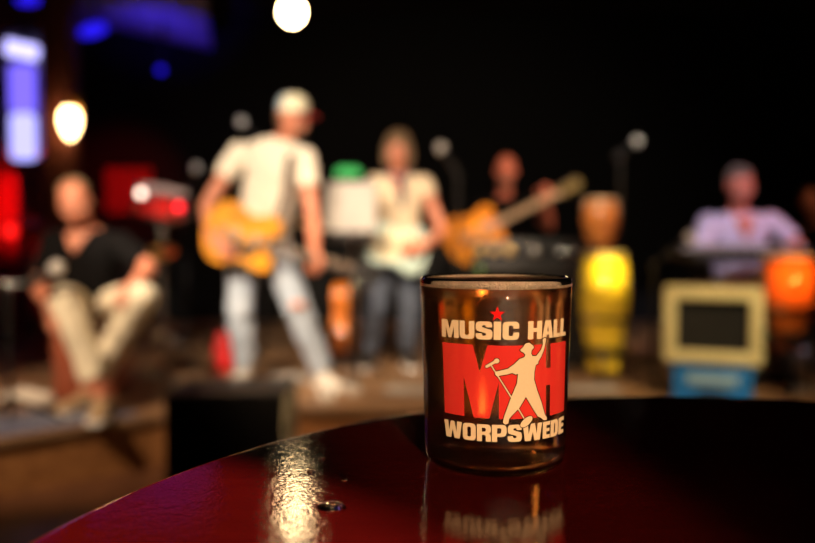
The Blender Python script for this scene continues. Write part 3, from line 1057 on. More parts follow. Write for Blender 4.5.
# ---- guitarist in the cap
G_AX = V((0.93, -0.08, -0.27))
G_C = at(243, 237, 4.40)
JG = dict(head=at(293, 119, 4.55), neck=at(285, 139, 4.62), shR=at(239, 154, 4.66), shL=at(305, 159, 4.58),
          elR=at(206, 206, 4.58), wrR=at(213, 241, 4.36), elL=at(313, 220, 4.50), wrL=at(315, 252, 4.36),
          hipR=at(244, 246, 4.66), hipL=at(275, 246, 4.62), knR=at(240, 310, 4.62), knL=at(298, 309, 4.48),
          anR=ankle(244, 4.68), anL=ankle(322, 4.56))
gman, (gr, gf, gu, gb) = person('standing man in white cap, cream T-shirt and ripped jeans playing the orange guitar', JG,
    (0.3, -0.95, 0), (0.80, -0.55, -0.16), SKIN, CREAM, JEANS, SHOEW, sleeve=0.46,
    hands=dict(R=((0.72, -0.1, -0.6), (0.1, 1, -0.1), (0.5, 0, 0.8), 0.45), L=((0.25, -0.3, -0.55), (-0.5, -0.1, 0.45), (-0.3, 0.5, 0.6), 0.75)),
    toes=dict(R=(-0.15, -1, 0), L=(0.5, -0.8, 0)), kn=1.12, cuff=0.98, build=1.04,
    hair=(HAIR_BROWN, [((0, -0.05, 0.0), (0.078, 0.06, 0.07)), ((0, 0.055, -0.085), (0.045, 0.045, 0.032))]))
CAPW = mat('white_cap_cloth', (0.78, 0.72, 0.52), 0.85, bump=0.3, bscale=150)
CAPB = mat('pale_blue_cap_mesh', (0.36, 0.46, 0.55), 0.85, bump=0.6, bscale=300)
CAPR = mat('dark_red_cap_peak', (0.4, 0.03, 0.025), 0.7)
hc = JG['head']
cp = MB()
Mc = frame(hc + gu * 0.045, gf, gu)
cp.lathe([(0.092, 0.0), (0.094, 0.03), (0.085, 0.065), (0.062, 0.09), (0.03, 0.1), (0, 0.102)], 24, Matrix.Translation((0, 0, 0)) @ Matrix.Diagonal((1.08, 0.94, 1, 1)))
bmesh.ops.transform(cp.bm, matrix=Mc, verts=cp.bm.verts)
capo = cp.build('cap', CAPW, gman, gb)
capo['label'] = 'white trucker cap'
br = MB()
o_ = [(0.07, -0.078), (0.11, -0.075), (0.16, -0.055), (0.178, 0), (0.16, 0.055), (0.11, 0.075), (0.07, 0.078), (0.09, 0.04), (0.095, 0), (0.09, -0.04)]
br.prism(spline(o_, 3), -0.002, 0.006, Mc @ Matrix.Rotation(math.radians(8), 4, 'Y'))
br.build('cap_peak', CAPR, capo, gb)
bk = MB()
bk.lathe([(0.0955, 0.004), (0.0975, 0.03), (0.0885, 0.066), (0.064, 0.093), (0.0, 0.1045)], 24, Matrix.Diagonal((1.08, 0.94, 1, 1)))
for v in list(bk.bm.verts):
    if v.co.x > -0.005:
        v.co.x = -0.005
bmesh.ops.transform(bk.bm, matrix=Mc, verts=bk.bm.verts)
bk.build('mesh_back', CAPB, capo, gb)
# torn knee and belt
MB().ell(JG['knL'] + V((0.01, -0.082, 0.03)), (0.045, 0.012, 0.026)).build('torn_knee', SKIN, gman, gb)

# ---- middle guitarist
JM = dict(head=at(398, 150, 5.16), neck=at(398, 173, 5.22), shR=at(374, 184, 5.22), shL=at(424, 184, 5.22),
          elR=at(361, 222, 5.16), wrR=at(354, 238, 4.96), elL=at(443, 232, 5.12), wrL=at(424, 246, 4.92),
          hipR=at(386, 250, 5.24), hipL=at(410, 250, 5.24), knR=at(376, 310, 5.16), knL=at(410, 310, 5.18),
          anR=ankle(370, 5.26), anL=ankle(408, 5.26))
mman, (mr, mf, mu, mb_) = person('standing long-haired player in beige waistcoat and dark jeans with pale guitar', JM,
    (0.0, -1, 0), (-0.12, -0.97, -0.2), SKIN, CREAMV, DJEANS, SHOED, sleeve=0.28, vneck=True,
    hands=dict(R=((-0.35, -0.25, 0.5), (0.4, 0.2, 0.6), (-0.2, -0.5, 0.6), 0.8), L=((-0.85, -0.15, -0.2), (0, 1, -0.1), (-0.2, 0, 0.9), 0.5)),
    toes=dict(R=(-0.2, -1, 0), L=(0.2, -1, 0)), build=0.95,
    hair=(HAIR_SANDY, [((0, -0.025, 0.045), (0.09, 0.105, 0.09)), ((0.078, -0.01, -0.04), (0.03, 0.055, 0.1)), ((-0.078, -0.01, -0.04), (0.03, 0.055, 0.1)), ((0, -0.075, -0.06), (0.08, 0.05, 0.12))]))
sc = MB()
nk = JM['neck']
sc.tube([nk + V((0.075 * math.cos(t), -0.02 + 0.085 * math.sin(t), -0.005 - 0.03 * (math.sin(t) < 0) * abs(math.sin(t)))) for t in [2 * PI * k / 20 for k in range(20)]], 0.02, 10)
sc.tube([nk + V((0.02, -0.12, -0.03)), nk + V((0.03, -0.155, -0.12)), nk + V((0.03, -0.15, -0.24))], [0.02, 0.024, 0.016], 10)
sc.build('scarf', mat('dark_blue_scarf', (0.04, 0.045, 0.09), 0.9), mman, mb_)

# ---- bald player with the upraised guitar neck
JB = dict(head=at(506, 171, 5.94), neck=at(504, 197, 6.0), shR=at(481, 208, 6.0), shL=at(529, 206, 6.0),
          elR=at(464, 238, 5.95), wrR=at(483, 222, 5.72), elL=at(549, 226, 5.9), wrL=at(546, 204, 5.7),
          hipR=at(494, 262, 6.02), hipL=at(516, 262, 6.02), knR=at(492, 302, 5.98), knL=at(520, 302, 5.98),
          anR=ankle(492, 6.02), anL=ankle(522, 6.02))
bman, _ = person('bald man in black shirt holding a sunburst guitar with raised neck', JB,
    (0.05, -1, 0), (-0.1, -0.97, -0.2), SKIN_RED, BLACKC, DARKT, SHOED, sleeve=0.6,
    hands=dict(R=((0.7, -0.2, -0.25), (0, 1, -0.1), (0.3, 0, 0.9), 0.5), L=((0.05, -0.3, 0.6), (-0.1, 0.3, 0.9), (-0.6, -0.4, 0.2), 0.8)),
    toes=dict(R=(-0.2, -1, 0), L=(0.2, -1, 0)),
    hair=(HAIR_GREY, [((0, 0.055, -0.085), (0.047, 0.045, 0.035)), ((0, -0.085, -0.02), (0.07, 0.028, 0.05))]))

# ---- keyboard player
JK = dict(head=at(740, 186, 4.94), neck=at(738, 211, 5.02), shR=at(708, 223, 5.02), shL=at(771, 222, 5.02),
          elR=at(697, 258, 4.96), wrR=at(716, 249, 4.78), elL=at(799, 246, 4.95), wrL=at(782, 249, 4.76),
          hipR=at(722, 298, 5.16), hipL=at(752, 298, 5.16), knR=at(716, 300, 4.84), knL=at(758, 300, 4.84),
          anR=ankle(716, 4.9), anL=ankle(758, 4.9))
kman, _ = person('man in pale lavender shirt seated behind the keyboard', JK,
    (0.05, -1, 0), (-0.1, -0.94, -0.28), SKIN_RED, LAVEN, JEANS, SHOED, sleeve=0.75, vneck=True,
    hands=dict(R=((0.1, -0.9, -0.1), (0, 0, -1), (1, 0, 0), 0.4, 0.5), L=((-0.15, -0.9, -0.1), (0, 0, -1), (-1, 0, 0), 0.4, 0.5)),
    toes=dict(R=(-0.1, -1, 0), L=(0.1, -1, 0)),
    hair=(HAIR_GREY, [((0, -0.035, 0.045), (0.083, 0.09, 0.082)), ((0, 0.03, 0.098), (0.06, 0.05, 0.025))]))

# ---- player at the right edge
JR = dict(head=at(811, 203, 6.42), neck=at(815, 224, 6.5), shR=at(794, 236, 6.5), shL=at(838, 236, 6.5),
          elR=at(786, 268, 6.42), wrR=at(800, 272, 6.2), elL=at(846, 268, 6.42), wrL=at(832, 272, 6.2),
          hipR=at(806, 292, 6.52), hipL=at(828, 292, 6.52), knR=at(800, 291, 6.1), knL=at(836, 291, 6.1),
          anR=ankle(800, 6.12), anL=ankle(836, 6.12))
rman, _ = person('dimly lit person in dark clothes cut by the right edge', JR,
    (-0.1, -1, 0), (-0.25, -0.95, -0.1), SKIN, BLACKC, DARKT, SHOED, sleeve=1.8,
    hands=dict(R=((0.5, -0.5, -0.1), (0, 0, -1), (0.5, -0.5, 0), 0.6), L=((-0.5, -0.5, -0.1), (0, 0, -1), (-0.5, -0.5, 0), 0.6)),
    toes=dict(R=(-0.1, -1, 0), L=(0.1, -1, 0)),
    hair=(HAIR_BROWN, [((0, -0.03, 0.045), (0.084, 0.098, 0.086))]))

# ---- seated man at left
JS = dict(head=at(75, 203, 3.98), neck=at(86, 227, 4.06), shR=at(54, 242, 4.08), shL=at(121, 244, 4.04),
          elR=at(38, 285, 3.98), wrR=at(50, 306, 3.80), elL=at(150, 268, 3.92), wrL=at(136, 281, 3.74),
          hipR=at(74, 306, 4.12), hipL=at(108, 306, 4.12), knR=at(66, 301, 3.72), knL=at(142, 299, 3.70),
          anR=ankle(99, 3.70) + V((0, 0, 0.0125)), anL=ankle(84, 3.86) + V((0, 0, 0.0125)))
sman, (sr, sf, su, sb) = person('seated man in black V-neck shirt and cream trousers at the left', JS,
    (0.1, -1, 0), (0.3, -0.86, -0.38), SKIN, BLACKC, CHINO, SHOEB, sleeve=0.8, vneck=True, cuff=0.8, kn=1.1,
    hands=dict(R=((0.25, -0.4, -0.6), (0.3, 0.3, -0.4), (0.6, -0.3, 0.3), 0.4), L=((-0.25, -0.6, -0.5), (0, 0.3, -1), (-1, -0.2, 0), 0.45)),
    toes=dict(R=(0.25, -1, 0), L=(-0.4, -0.9, 0)),
    hair=(HAIR_SANDY, [((0, -0.045, 0.045), (0.083, 0.085, 0.08))]))
wt = MB()
d_ = (JS['wrR'] - JS['elR']).normalized()
wt.cone(JS['wrR'] - d_ * 0.045, JS['wrR'] - d_ * 0.02, 0.036, 0.034)
wt.build('watch', CHROME, sman, sb)

# ------------------------------------------------------------------ instruments
ES = [(-.23, 0), (-.222, .08), (-.18, .155), (-.12, .185), (-.055, .175), (0, .145), (.04, .138), (.09, .152), (.14, .168), (.19, .152), (.215, .11), (.2, .075), (.165, .05), (.15, .03)]
ST = [(-.2, 0), (-.195, .08), (-.155, .145), (-.1, .158), (-.04, .128), (.02, .115), (.08, .135), (.14, .14), (.2, .108), (.228, .08), (.2, .058), (.14, .045), (.13, .03)]
AC = [(-.25, 0), (-.24, .1), (-.18, .18), (-.1, .2), (-.02, .165), (.03, .135), (.08, .135), (.15, .145), (.2, .12), (.232, .06)]
MAPLE = wood('maple_neck_wood', (0.6, 0.46, 0.28), (0.76, 0.6, 0.38), 0.35, 5, (1, 12, 12))
ROSE = wood('rosewood', (0.05, 0.022, 0.012), (0.1, 0.045, 0.025), 0.5, 5, (1, 12, 12))


STEEL = mat('brushed_dark_steel', (0.3, 0.28, 0.25), 0.5, 0.7)


def guitar(label, M, half, thick, body_m, neck_m, head_m, pg_m, neck_len=0.46, hollow=False, pick=2, soundhole=False, fm=None):
    t = thing('guitar', label, 'guitar', M=M)
    full = [p for p in half] + [(x, -y) for x, y in reversed(half) if abs(y) > 1e-6]
    out = spline(full, 5)
    b_ = MB().prism(out, -thick / 2, thick / 2, bev=0.008).build('body', body_m, t)
    top = thick / 2
    xe = max(p[0] for p in half)
    x0 = 0.12
    MB().box(((x0 + xe + neck_len) / 2, 0, top - 0.006), (neck_len + xe - x0, 0.05, 0.026), bev=0.008).build('neck', neck_m, t)
    fb_ = MB().box(((x0 - 0.02 + xe + neck_len) / 2, 0, top + 0.01), (neck_len + xe - x0 + 0.02, 0.048, 0.006), bev=0.002).build('fingerboard', fm or ROSE, t)
    fr_ = MB()
    L_ = xe + neck_len + 0.16
    for k in range(1, 20):
        x = xe + neck_len - L_ * 0.98 * (1 - 2 ** (-k / 12))
        fr_.box((x, 0, top + 0.0135), (0.002, 0.047, 0.002))
    tag(fr_.build('frets', STEEL, fb_), None, None, kind='stuff')
    hx = xe + neck_len
    hd = MB().prism(spline([(0, -.024), (.03, -.038), (.1, -.036), (.165, -.042), (.178, 0), (.165, .042), (.1, .036), (.03, .038), (0, .024)], 3), -0.008, 0.008,
                    Matrix.Translation((hx, 0, top - 0.006)) @ Matrix.Rotation(math.radians(10), 4, 'Y'), bev=0.002).build('headstock', head_m, t)
    for s in (-1, 1):
        for k in range(3):
            x = hx + 0.04 + 0.045 * k
            MB().cone((x, s * 0.034, top - 0.014 - 0.17 * (x - hx)), (x, s * 0.056, top - 0.014 - 0.17 * (x - hx)), 0.004, seg=8).ell((x, s * 0.062, top - 0.014 - 0.17 * (x - hx)), (0.008, 0.011, 0.006), u=10, v=6).build('tuning_peg', CHROME, hd)
    if soundhole:
        MB().lathe([(0, 0), (0.05, 0), (0.05, 0.0015), (0, 0.0015)], 24, Matrix.Translation((0.06, 0, top))).build('sound_hole', BLACK, t)
        MB().box((-0.1, 0, top + 0.006), (0.03, 0.15, 0.012), bev=0.003).build('bridge', ROSE, t)
    else:
        for k in range(pick):
            MB().box((0.085 - 0.115 * k, 0, top + 0.006), (0.04, 0.075, 0.012), bev=0.003).build('pickup', STEEL if hollow else BLACK, t)
        MB().box((-0.085, 0, top + 0.008), (0.018, 0.085, 0.014), bev=0.003).build('bridge', STEEL, t)
        MB().box((-0.13, 0, top + 0.008), (0.014, 0.1, 0.014), bev=0.004).build('tailpiece', STEEL, t)
        for k in range(4):
            MB().cone((-0.14 + 0.045 * (k % 2), -0.1 - 0.03 * (k // 2), top), (-0.14 + 0.045 * (k % 2), -0.1 - 0.03 * (k // 2), top + 0.018), 0.012, 0.01).build('knob', GOLD if hollow else BLACK, t)
    if pg_m:
        pg = [(-.06, -.045), (.1, -.04), (.1, -.09), (.06, -.105), (-.02, -.1), (-.05, -.08)] if hollow else [(-.12, -.05), (-.05, .06), (.1, .1), (.16, .07), (.12, .03), (.12, -.05), (.08, -.105), (-.02, -.1), (-.1, -.12), (-.15, -.09)]
        MB().prism(spline(pg, 3), top + 0.0012, top + 0.005).build('pickguard', pg_m, t)
    if hollow:
        for s in (-1, 1):
            pts = [(-0.1, 0.115), (-0.09, 0.125), (-0.05, 0.108), (0.0, 0.112), (0.01, 0.1)]
            MB().ribbon([(x, s * y, top + 0.001) for x, y in pts], (0, 0, 1), 0.006, 0.0008).build('sound_slot', BLACK, t)
    sg = MB()
    for k in range(6):
        y = -0.018 + 0.0072 * k
        sg.cone((-0.125, y * 1.25, top + 0.018), (hx, y, top + 0.0155), 0.0006, seg=5)
    tag(sg.build('strings', STEEL, t), None, None, kind='stuff')
    return t


ORANGE_W = wood('orange_maple_top', (0.62, 0.22, 0.012), (0.8, 0.34, 0.02), 0.35, 3, (2, 8, 8), coat=0.15)
BURST = wood('sunburst_maple_top', (0.6, 0.19, 0.008), (0.8, 0.32, 0.012), 0.35, 3, (2, 8, 8), coat=0.15)
PALEG = mat('pale_seafoam_lacquer', (0.55, 0.72, 0.66), 0.25, coat=0.5, var=0.05)
CREAMG = mat('cream_pickguard', (0.8, 0.74, 0.5), 0.35, var=0.05)
ACW = wood('orange_spruce', (0.5, 0.13, 0.015), (0.66, 0.2, 0.025), 0.3, 3, (2, 8, 8), coat=0.4)

g1 = guitar('orange-yellow hollow electric guitar held by the man in the cap', frame(G_C, G_AX, (0.1, -0.99, -0.06)), ES, 0.045, ORANGE_W, MAPLE, BLACK, BLACK, hollow=True)
gi = g1.matrix_world.inverted()
sp = [G_C - G_AX.normalized() * 0.22 + V((0, 0.04, 0)), JG['shR'] + V((-0.02, 0.16, -0.3)), JG['shR'].lerp(JG['shL'], 0.4) + V((0, 0.17, -0.03)), JG['shL'] + V((-0.07, 0.1, 0.075)), JG['shL'] + V((-0.07, -0.02, 0.09)), JG['shL'] + V((-0.08, -0.13, -0.05)), JG['shL'] + V((-0.09, -0.165, -0.22)), G_C + G_AX.normalized() * 0.2 + V((0.0, 0, 0.1))]
nn_ = [V((0, -1, 0)), V((-0.3, 1, 0)), V((0, 1, 0.2)), V((0, 0.6, 1)), V((0, -0.3, 1)), V((0, -1, 0.3)), V((0, -1, 0)), V((0, -1, 0))]
MB().ribbon([gi @ p for p in sp], [gi.to_3x3() @ n for n in nn_], 0.024, 0.002).build('strap', mat('dark_brown_strap', (0.05, 0.025, 0.015), 0.6), g1)

G2 = at(398, 247, 4.98)
guitar('pale seafoam and cream electric guitar held by the long-haired player', frame(G2, (-0.93, -0.02, 0.24), (0.0, -0.99, -0.03)), ST, 0.042, PALEG, MAPLE, MAPLE, CREAMG, pick=3, fm=MAPLE)
G3 = at(474, 234, 5.74)
g3ax = (at(576, 184, 5.66) - G3).normalized()
guitar('sunburst guitar with upraised pale neck held by the bald man', frame(G3, g3ax, (0.0, -0.99, -0.08)), ES, 0.05, BURST, MAPLE, mat('olive_headstock_lacquer', (0.2, 0.17, 0.06), 0.35), None, neck_len=0.5, hollow=True, fm=MAPLE)
G4 = at(344, 274, 5.12)
g4 = guitar('orange acoustic guitar standing edge-on behind the music stand', frame(V((G4.x, G4.y, SZ + 0.36)), (0.02, 0.06, 1), (1, -0.12, 0)), AC, 0.11, ACW, MAPLE, ROSE, None, neck_len=0.3, soundhole=True)
gs = thing('guitar_stand', 'black folding stand under the orange acoustic guitar', 'stand', (G4.x, G4.y, SZ))
for s in (-1, 1):
    MB().tube([(0.12, s * 0.14 - 0.04, 0.006), (0.08, s * 0.1 - 0.03, 0.07), (-0.09, s * 0.06, 0.075)], 0.007).build('leg', BLACKM, gs)
MB().tube([(-0.09, 0.0, 0.075), (-0.12, 0.05, 0.3), (-0.075, 0.06, 0.36)], 0.008).tube([(-0.09, -0.06, 0.075), (-0.09, 0.06, 0.075)], 0.008).build('upright', BLACKM, gs)
MB().tube([(-0.09, 0.0, 0.075), (-0.2, 0.1, 0.006)], 0.007).build('leg', BLACKM, gs)


# ---- microphones on stands
def mic_stand(label, head, base_xy, boom_from=None, hdir=(0.2, -0.9, 0.3), mic2=None):
    head = V(head)
    t = thing('microphone_stand', label, 'microphone', (base_xy[0], base_xy[1], SZ))
    o = V((base_xy[0], base_xy[1], SZ))
    top = V(boom_from) - o if boom_from is not None else head - o - V(hdir).normalized() * 0.16
    hd = V(hdir).normalized()
    tail = head - o - hd * 0.15
    MB().cone((0, 0, 0.02), (top.x * 0.0, top.y * 0.0, top.z), 0.012, seg=10).build('pole', BLACKM, t)
    MB().cap((0, 0, top.z), tail, 0.011, 0.009, seg=8).build('boom', BLACKM, t)
    for k in range(3):
        a_ = 2 * PI * k / 3 + 0.4
        MB().cap((0, 0, 0.12), (0.22 * math.cos(a_), 0.22 * math.sin(a_), 0.012), 0.011, seg=8).build('leg', BLACKM, t)
    mh = MB().cone(tail - hd * 0.04, head - o - hd * 0.02, 0.012, 0.02).build('microphone', BLACKM, t)
    MB().ell(head - o, (0.034, 0.034, 0.037)).build('grille', GRILLE, mh)
    MB().cone(head - o - hd * 0.026, head - o - hd * 0.017, 0.0345).build('collar', CHROME, mh)
    MB().cap(tail - hd * 0.01, tail + hd * 0.03, 0.024, seg=10).build('clip', BLACK, t)
    MB().ell((0, 0, top.z), (0.025, 0.025, 0.03)).build('clutch', CHROME if mic2 else BLACK, t)
    return t


h_ = at(637, 142, 5.1)
mic_stand('boom microphone raised high above the yellow conga', h_, (at(620, 240, 5.16).x, 5.16), at(620, 156, 5.16), (0.75, -0.3, 0.55), True)
h_ = at(441, 148, 4.9)
mic_stand('microphone right of the long-haired player on a straight stand', h_, (at(458, 240, 4.95).x, 4.95), at(457, 176, 4.95), (-0.6, -0.35, 0.8))
h_ = at(241, 122, 5.7)
mic_stand('overhead microphone left of the capped man\'s head', h_, (at(262, 240, 5.8).x, 5.8), at(262, 150, 5.8), (-0.5, -0.6, 0.6))
h_ = at(196, 168, 5.6)
mic_stand('lower microphone beside the capped man\'s elbow', h_, (at(186, 240, 5.7).x, 5.7), at(186, 190, 5.7), (0.3, -0.7, 0.6))
h_ = at(690, 238, 4.45)
mic_stand('microphone at the left end of the keyboard', h_, (at(655, 240, 4.55).x, 4.55), at(656, 266, 4.55), (0.7, -0.3, 0.6))
h_ = at(57, 271, 3.55)
mic_stand('low microphone in front of the seated man', h_, (at(6, 240, 3.55).x, 3.55), at(8, 288, 3.55), (0.85, -0.2, 0.45), True).location.z += 0.013

# ---- music stand with paper
ms = at(349, 207, 4.72)
mt = thing('music_stand', 'black music stand between the two standing players', 'stand', (ms.x, 4.80, SZ))
tilt = Matrix.Rotation(math.radians(-16), 3, 'X')
dz = ms.z - SZ
MB().cone((0, 0.03, 0.1), (0, 0.03, dz - 0.1), 0.011).build('pole', BLACKM, mt)
MB().box((0, 0, dz), (0.32, 0.008, 0.38), tilt, bev=0.003).build('desk', BLACKM, mt)
MB().box((0, -0.045, dz - 0.2), (0.32, 0.05, 0.008), tilt, bev=0.002).build('ledge', BLACKM, mt)
for k in range(3):
    a_ = 2 * PI * k / 3 + 0.5
    MB().cap((0, 0.03, 0.16), (0.24 * math.cos(a_), 0.03 + 0.24 * math.sin(a_), 0.011), 0.01, seg=8).build('leg', BLACKM, mt)
PAPER = mat('white_paper', (0.42, 0.4, 0.375), 0.8, var=0.08, vscale=14)
for k, (dx, w_) in enumerate(((-0.07, 0.17), (0.08, 0.17))):
    q = MB().box((0, 0, 0), (w_, 0.003, 0.33), tilt @ Matrix.Rotation(math.radians(2 - 4 * k), 3, 'Y'), bev=0.001).build('sheet_music', PAPER)
    q.location = (ms.x + dx, 4.80 - 0.0085 - 0.004 * k, ms.z + 0.005)
    tag(q, ['white sheet of music on the left half of the music stand', 'white sheet of music on the right half of the music stand'][k], 'paper', 'sheets on the music stand')
gc = MB().box((0, 0, 0), (0.17, 0.03, 0.05), bev=0.012).cone((-0.06, 0.0, 0.02), (0.06, 0, 0.02), 0.022).build('green_pouch', mat('bright_green_cloth', (0.02, 0.4, 0.1), 0.6))
gc.location = (ms.x - 0.015, 4.865, ms.z + 0.222)
tag(gc, 'small bright green pouch on top of the music stand', 'pouch')


# ---- congas and drums
def conga(label, c, h, rt_, rb_, belly, m_shell, stand=0.0, name='conga', hoop=CHROME, skin_m=None):
    t = thing(name, label, 'drum', c)
    z0, z1 = stand, h
    hh = z1 - z0
    sh = MB().lathe([(rb_ * 0.9, z0), (rb_, z0), (rb_ * 1.08, z0 + hh * 0.15), (belly * 0.93, z0 + hh * 0.45), (belly, z0 + hh * 0.65), (belly * 0.97, z0 + hh * 0.82), (rt_, z1 - 0.01), (rt_ * 0.94, z1 - 0.01), (0, z1 - 0.02)], 36).build('shell', m_shell, t)
    MB().lathe([(0, z1), (rt_ * 0.9, z1), (rt_ * 1.01, z1 - 0.006), (rt_ * 1.02, z1 - 0.03), (rt_ * 0.99, z1 - 0.03), (0, z1 - 0.012)], 36).build('drum_head', skin_m or WHITE, t)
    MB().lathe([(rt_ * 1.02, z1 - 0.035), (rt_ * 1.1, z1 - 0.03), (rt_ * 1.1, z1 - 0.018), (rt_ * 1.02, z1 - 0.02)], 36, closed=True).build('hoop', hoop, t)
    for k in range(6):
        a_ = 2 * PI * k / 6 + 0.3
        ca, sa = math.cos(a_), math.sin(a_)
        r2 = belly * 1.06
        lg = MB().cone((rt_ * 1.08 * ca, rt_ * 1.08 * sa, z1 - 0.02), (r2 * ca, r2 * sa, z1 - hh * 0.27), 0.005, seg=8)
        lg.box((r2 * ca * 0.985, r2 * sa * 0.985, z1 - hh * 0.28), (0.03, 0.03, 0.05), Matrix.Rotation(a_, 3, 'Z'), bev=0.006)
        lg.build('lug', hoop, t)
    MB().lathe([(belly * 0.94, z0 + hh * 0.42), (belly * 0.965, z0 + hh * 0.42), (belly * 0.98, z0 + hh * 0.46), (belly * 0.95, z0 + hh * 0.46)], 36, closed=True).build('band', hoop, t)
    if stand > 0.05:
        for k in range(3):
            a_ = 2 * PI * k / 3 + 0.2
            MB().cap((belly * 0.9 * math.cos(a_), belly * 0.9 * math.sin(a_), z0 + hh * 0.2), (belly * 1.25 * math.cos(a_), belly * 1.25 * math.sin(a_), 0.012), 0.012, seg=8).build('leg', BLACKM, t)
        MB().lathe([(rb_ * 1.08, z0 + hh * 0.1), (belly * 0.93, z0 + hh * 0.16), (belly * 0.93, z0 + hh * 0.2), (rb_ * 1.1, z0 + hh * 0.14)], 30, closed=True).build('stand_ring', BLACKM, t)
    return t


YEL = mat('glossy_yellow_lacquer', (0.85, 0.6, 0.04), 0.28, coat=0.6, var=0.06)
ORC = mat('glossy_orange_red_lacquer', (0.85, 0.2, 0.03), 0.28, coat=0.6, var=0.06)
BRW = wood('orange_brown_drum_wood', (0.42, 0.15, 0.035), (0.62, 0.25, 0.07), 0.35, 4, (8, 8, 1), coat=0.3)
HIDE = mat('pale_hide', (0.68, 0.52, 0.36), 0.6, var=0.15)
c_ = at(605, 240, 4.8)
conga('glossy yellow conga right of the beer glass', (c_.x, 4.8, SZ), at(0, 252, 4.8).z - SZ, 0.135, 0.1, 0.155, YEL, 0.06, skin_m=HIDE)
c_ = at(789, 240, 4.3)
conga('glossy orange-red conga right of the amplifier', (c_.x, 4.3, SZ), at(0, 255, 4.3).z - SZ, 0.14, 0.07, 0.145, ORC, 0.26, skin_m=HIDE)
c_ = at(600, 240, 5.5)
conga('orange-brown wooden drum with pale head standing behind the yellow conga', (c_.x, 5.5, SZ), at(0, 199, 5.5).z - SZ, 0.118, 0.08, 0.132, BRW, at(0, 252, 5.5).z - SZ, 'hand_drum', skin_m=HIDE)

# red tom on a stand behind the seated man
td_ = at(162, 202, 5.3)
tm = thing('tom_drum', 'red tom drum with pale rim on a stand behind the seated man', 'drum', (td_.x, td_.y, SZ))
tz = td_.z - SZ
rx = Matrix.Translation((0, 0, tz)) @ Matrix.Rotation(math.radians(12), 4, 'Y') @ Matrix.Rotation(math.radians(8), 4, 'X')
REDL = mat('red_drum_lacquer', (0.6, 0.02, 0.02), 0.25, coat=0.6, var=0.05)
MB().lathe([(0.17, -0.1), (0.175, -0.1), (0.175, 0.08), (0.17, 0.08)], 36, rx, closed=True).build('shell', REDL, tm)
MB().lathe([(0, 0.084), (0.17, 0.084), (0.17, 0.078), (0, 0.078)], 36, rx).build('drum_head', WHITE, tm)
for z_ in (0.072, -0.1):
    MB().lathe([(0.176, z_ - 0.008), (0.19, z_ - 0.008), (0.19, z_ + 0.02), (0.176, z_ + 0.02)], 36, rx, closed=True).build('hoop', CHROME, tm)
for k in range(8):
    a_ = 2 * PI * k / 8
    M_ = MB().box((0.184 * math.cos(a_), 0.184 * math.sin(a_), -0.01), (0.02, 0.018, 0.16), Matrix.Rotation(a_, 3, 'Z'), bev=0.005)
    bmesh.ops.transform(M_.bm, matrix=rx, verts=M_.bm.verts)
    M_.build('lug', CHROME, tm)
MB().cone((0, 0, 0.1), (0, 0, tz - 0.11), 0.016).build('pole', CHROME, tm)
MB().ell((0, 0, tz - 0.22), (0.035, 0.035, 0.06)).build('clamp', CHROME, tm)
for k in range(3):
    a_ = 2 * PI * k / 3
    MB().cap((0, 0, 0.25), (0.26 * math.cos(a_), 0.26 * math.sin(a_), 0.014), 0.012, seg=8).build('leg', CHROME, tm)
for px_, py_, em_ in ((141, 193, emission('white_glint_glow', (1.0, 0.75, 0.6), 5.0)), (179, 207, emission('red_glint_glow', (1.0, 0.02, 0.03), 5.0))):  # glowing dots added in place of bright glints on the drum hardware
    q_ = at(px_, py_, 5.07) - V((td_.x, td_.y, SZ))
    hs_ = MB().cone(q_ + V((0, 0.012, 0)), q_ + V((0, 0.05, 0)), 0.032, 0.02, seg=14).cap(q_ + V((0, 0.04, 0)), V((q_.x * 0.8, -0.17, q_.z)), 0.008, seg=8).build('glint_holder', BLACKM, tm)
    MB().ell(q_, (0.027, 0.014, 0.027)).build('lens', em_, hs_)  # emissive dot standing in for a glint
# cymbal near it
cy_ = at(160, 252, 5.0)
ct = thing('cymbal', 'small brass cymbal on a low stand below the red tom drum', 'cymbal', (cy_.x, cy_.y, SZ))
cz_ = cy_.z - SZ
MB().lathe([(0, 0.025), (0.03, 0.022), (0.045, 0.008), (0.11, -0.004), (0.11, -0.006), (0.045, 0.004), (0.03, 0.018), (0, 0.02)], 36, Matrix.Translation((0, 0, cz_)) @ Matrix.Rotation(math.radians(28), 4, 'X')).build('disc', GOLD, ct)
MB().cone((0, 0, 0.1), (0, 0, cz_ + 0.03), 0.01).build('pole', CHROME, ct)
for k in range(3):
    a_ = 2 * PI * k / 3 + 1
    MB().cap((0, 0, 0.22), (0.2 * math.cos(a_), 0.2 * math.sin(a_), 0.012), 0.01, seg=8).build('leg', CHROME, ct)

# ---- cajon seat under the seated man
cj = thing('cajon', 'reddish wooden box drum the man in black sits on', 'drum', (at(90, 240, 4.2).x, 4.22, SZ))
CJW = wood('red_brown_plywood', (0.22, 0.05, 0.025), (0.36, 0.1, 0.05), 0.4, 4, (6, 6, 1))
MB().box((0, 0, 0.22), (0.32, 0.3, 0.41), bev=0.006).build('box', CJW, cj)
MB().box((0, -0.153, 0.22), (0.315, 0.006, 0.405), bev=0.002).build('front_plate', CJW, cj)
MB().lathe([(0, 0), (0.055, 0), (0.055, 0.003), (0, 0.003)], 24, Matrix.Translation((0.02, 0.152, 0.24)) @ Matrix.Rotation(-PI / 2, 4, 'X')).build('sound_hole', BLACK, cj)
for sx in (-1, 1):
    for sy in (-1, 1):
        MB().cone((sx * 0.13, sy * 0.12, 0), (sx * 0.13, sy * 0.12, 0.016), 0.02, seg=12).build('foot', BLACK, cj)

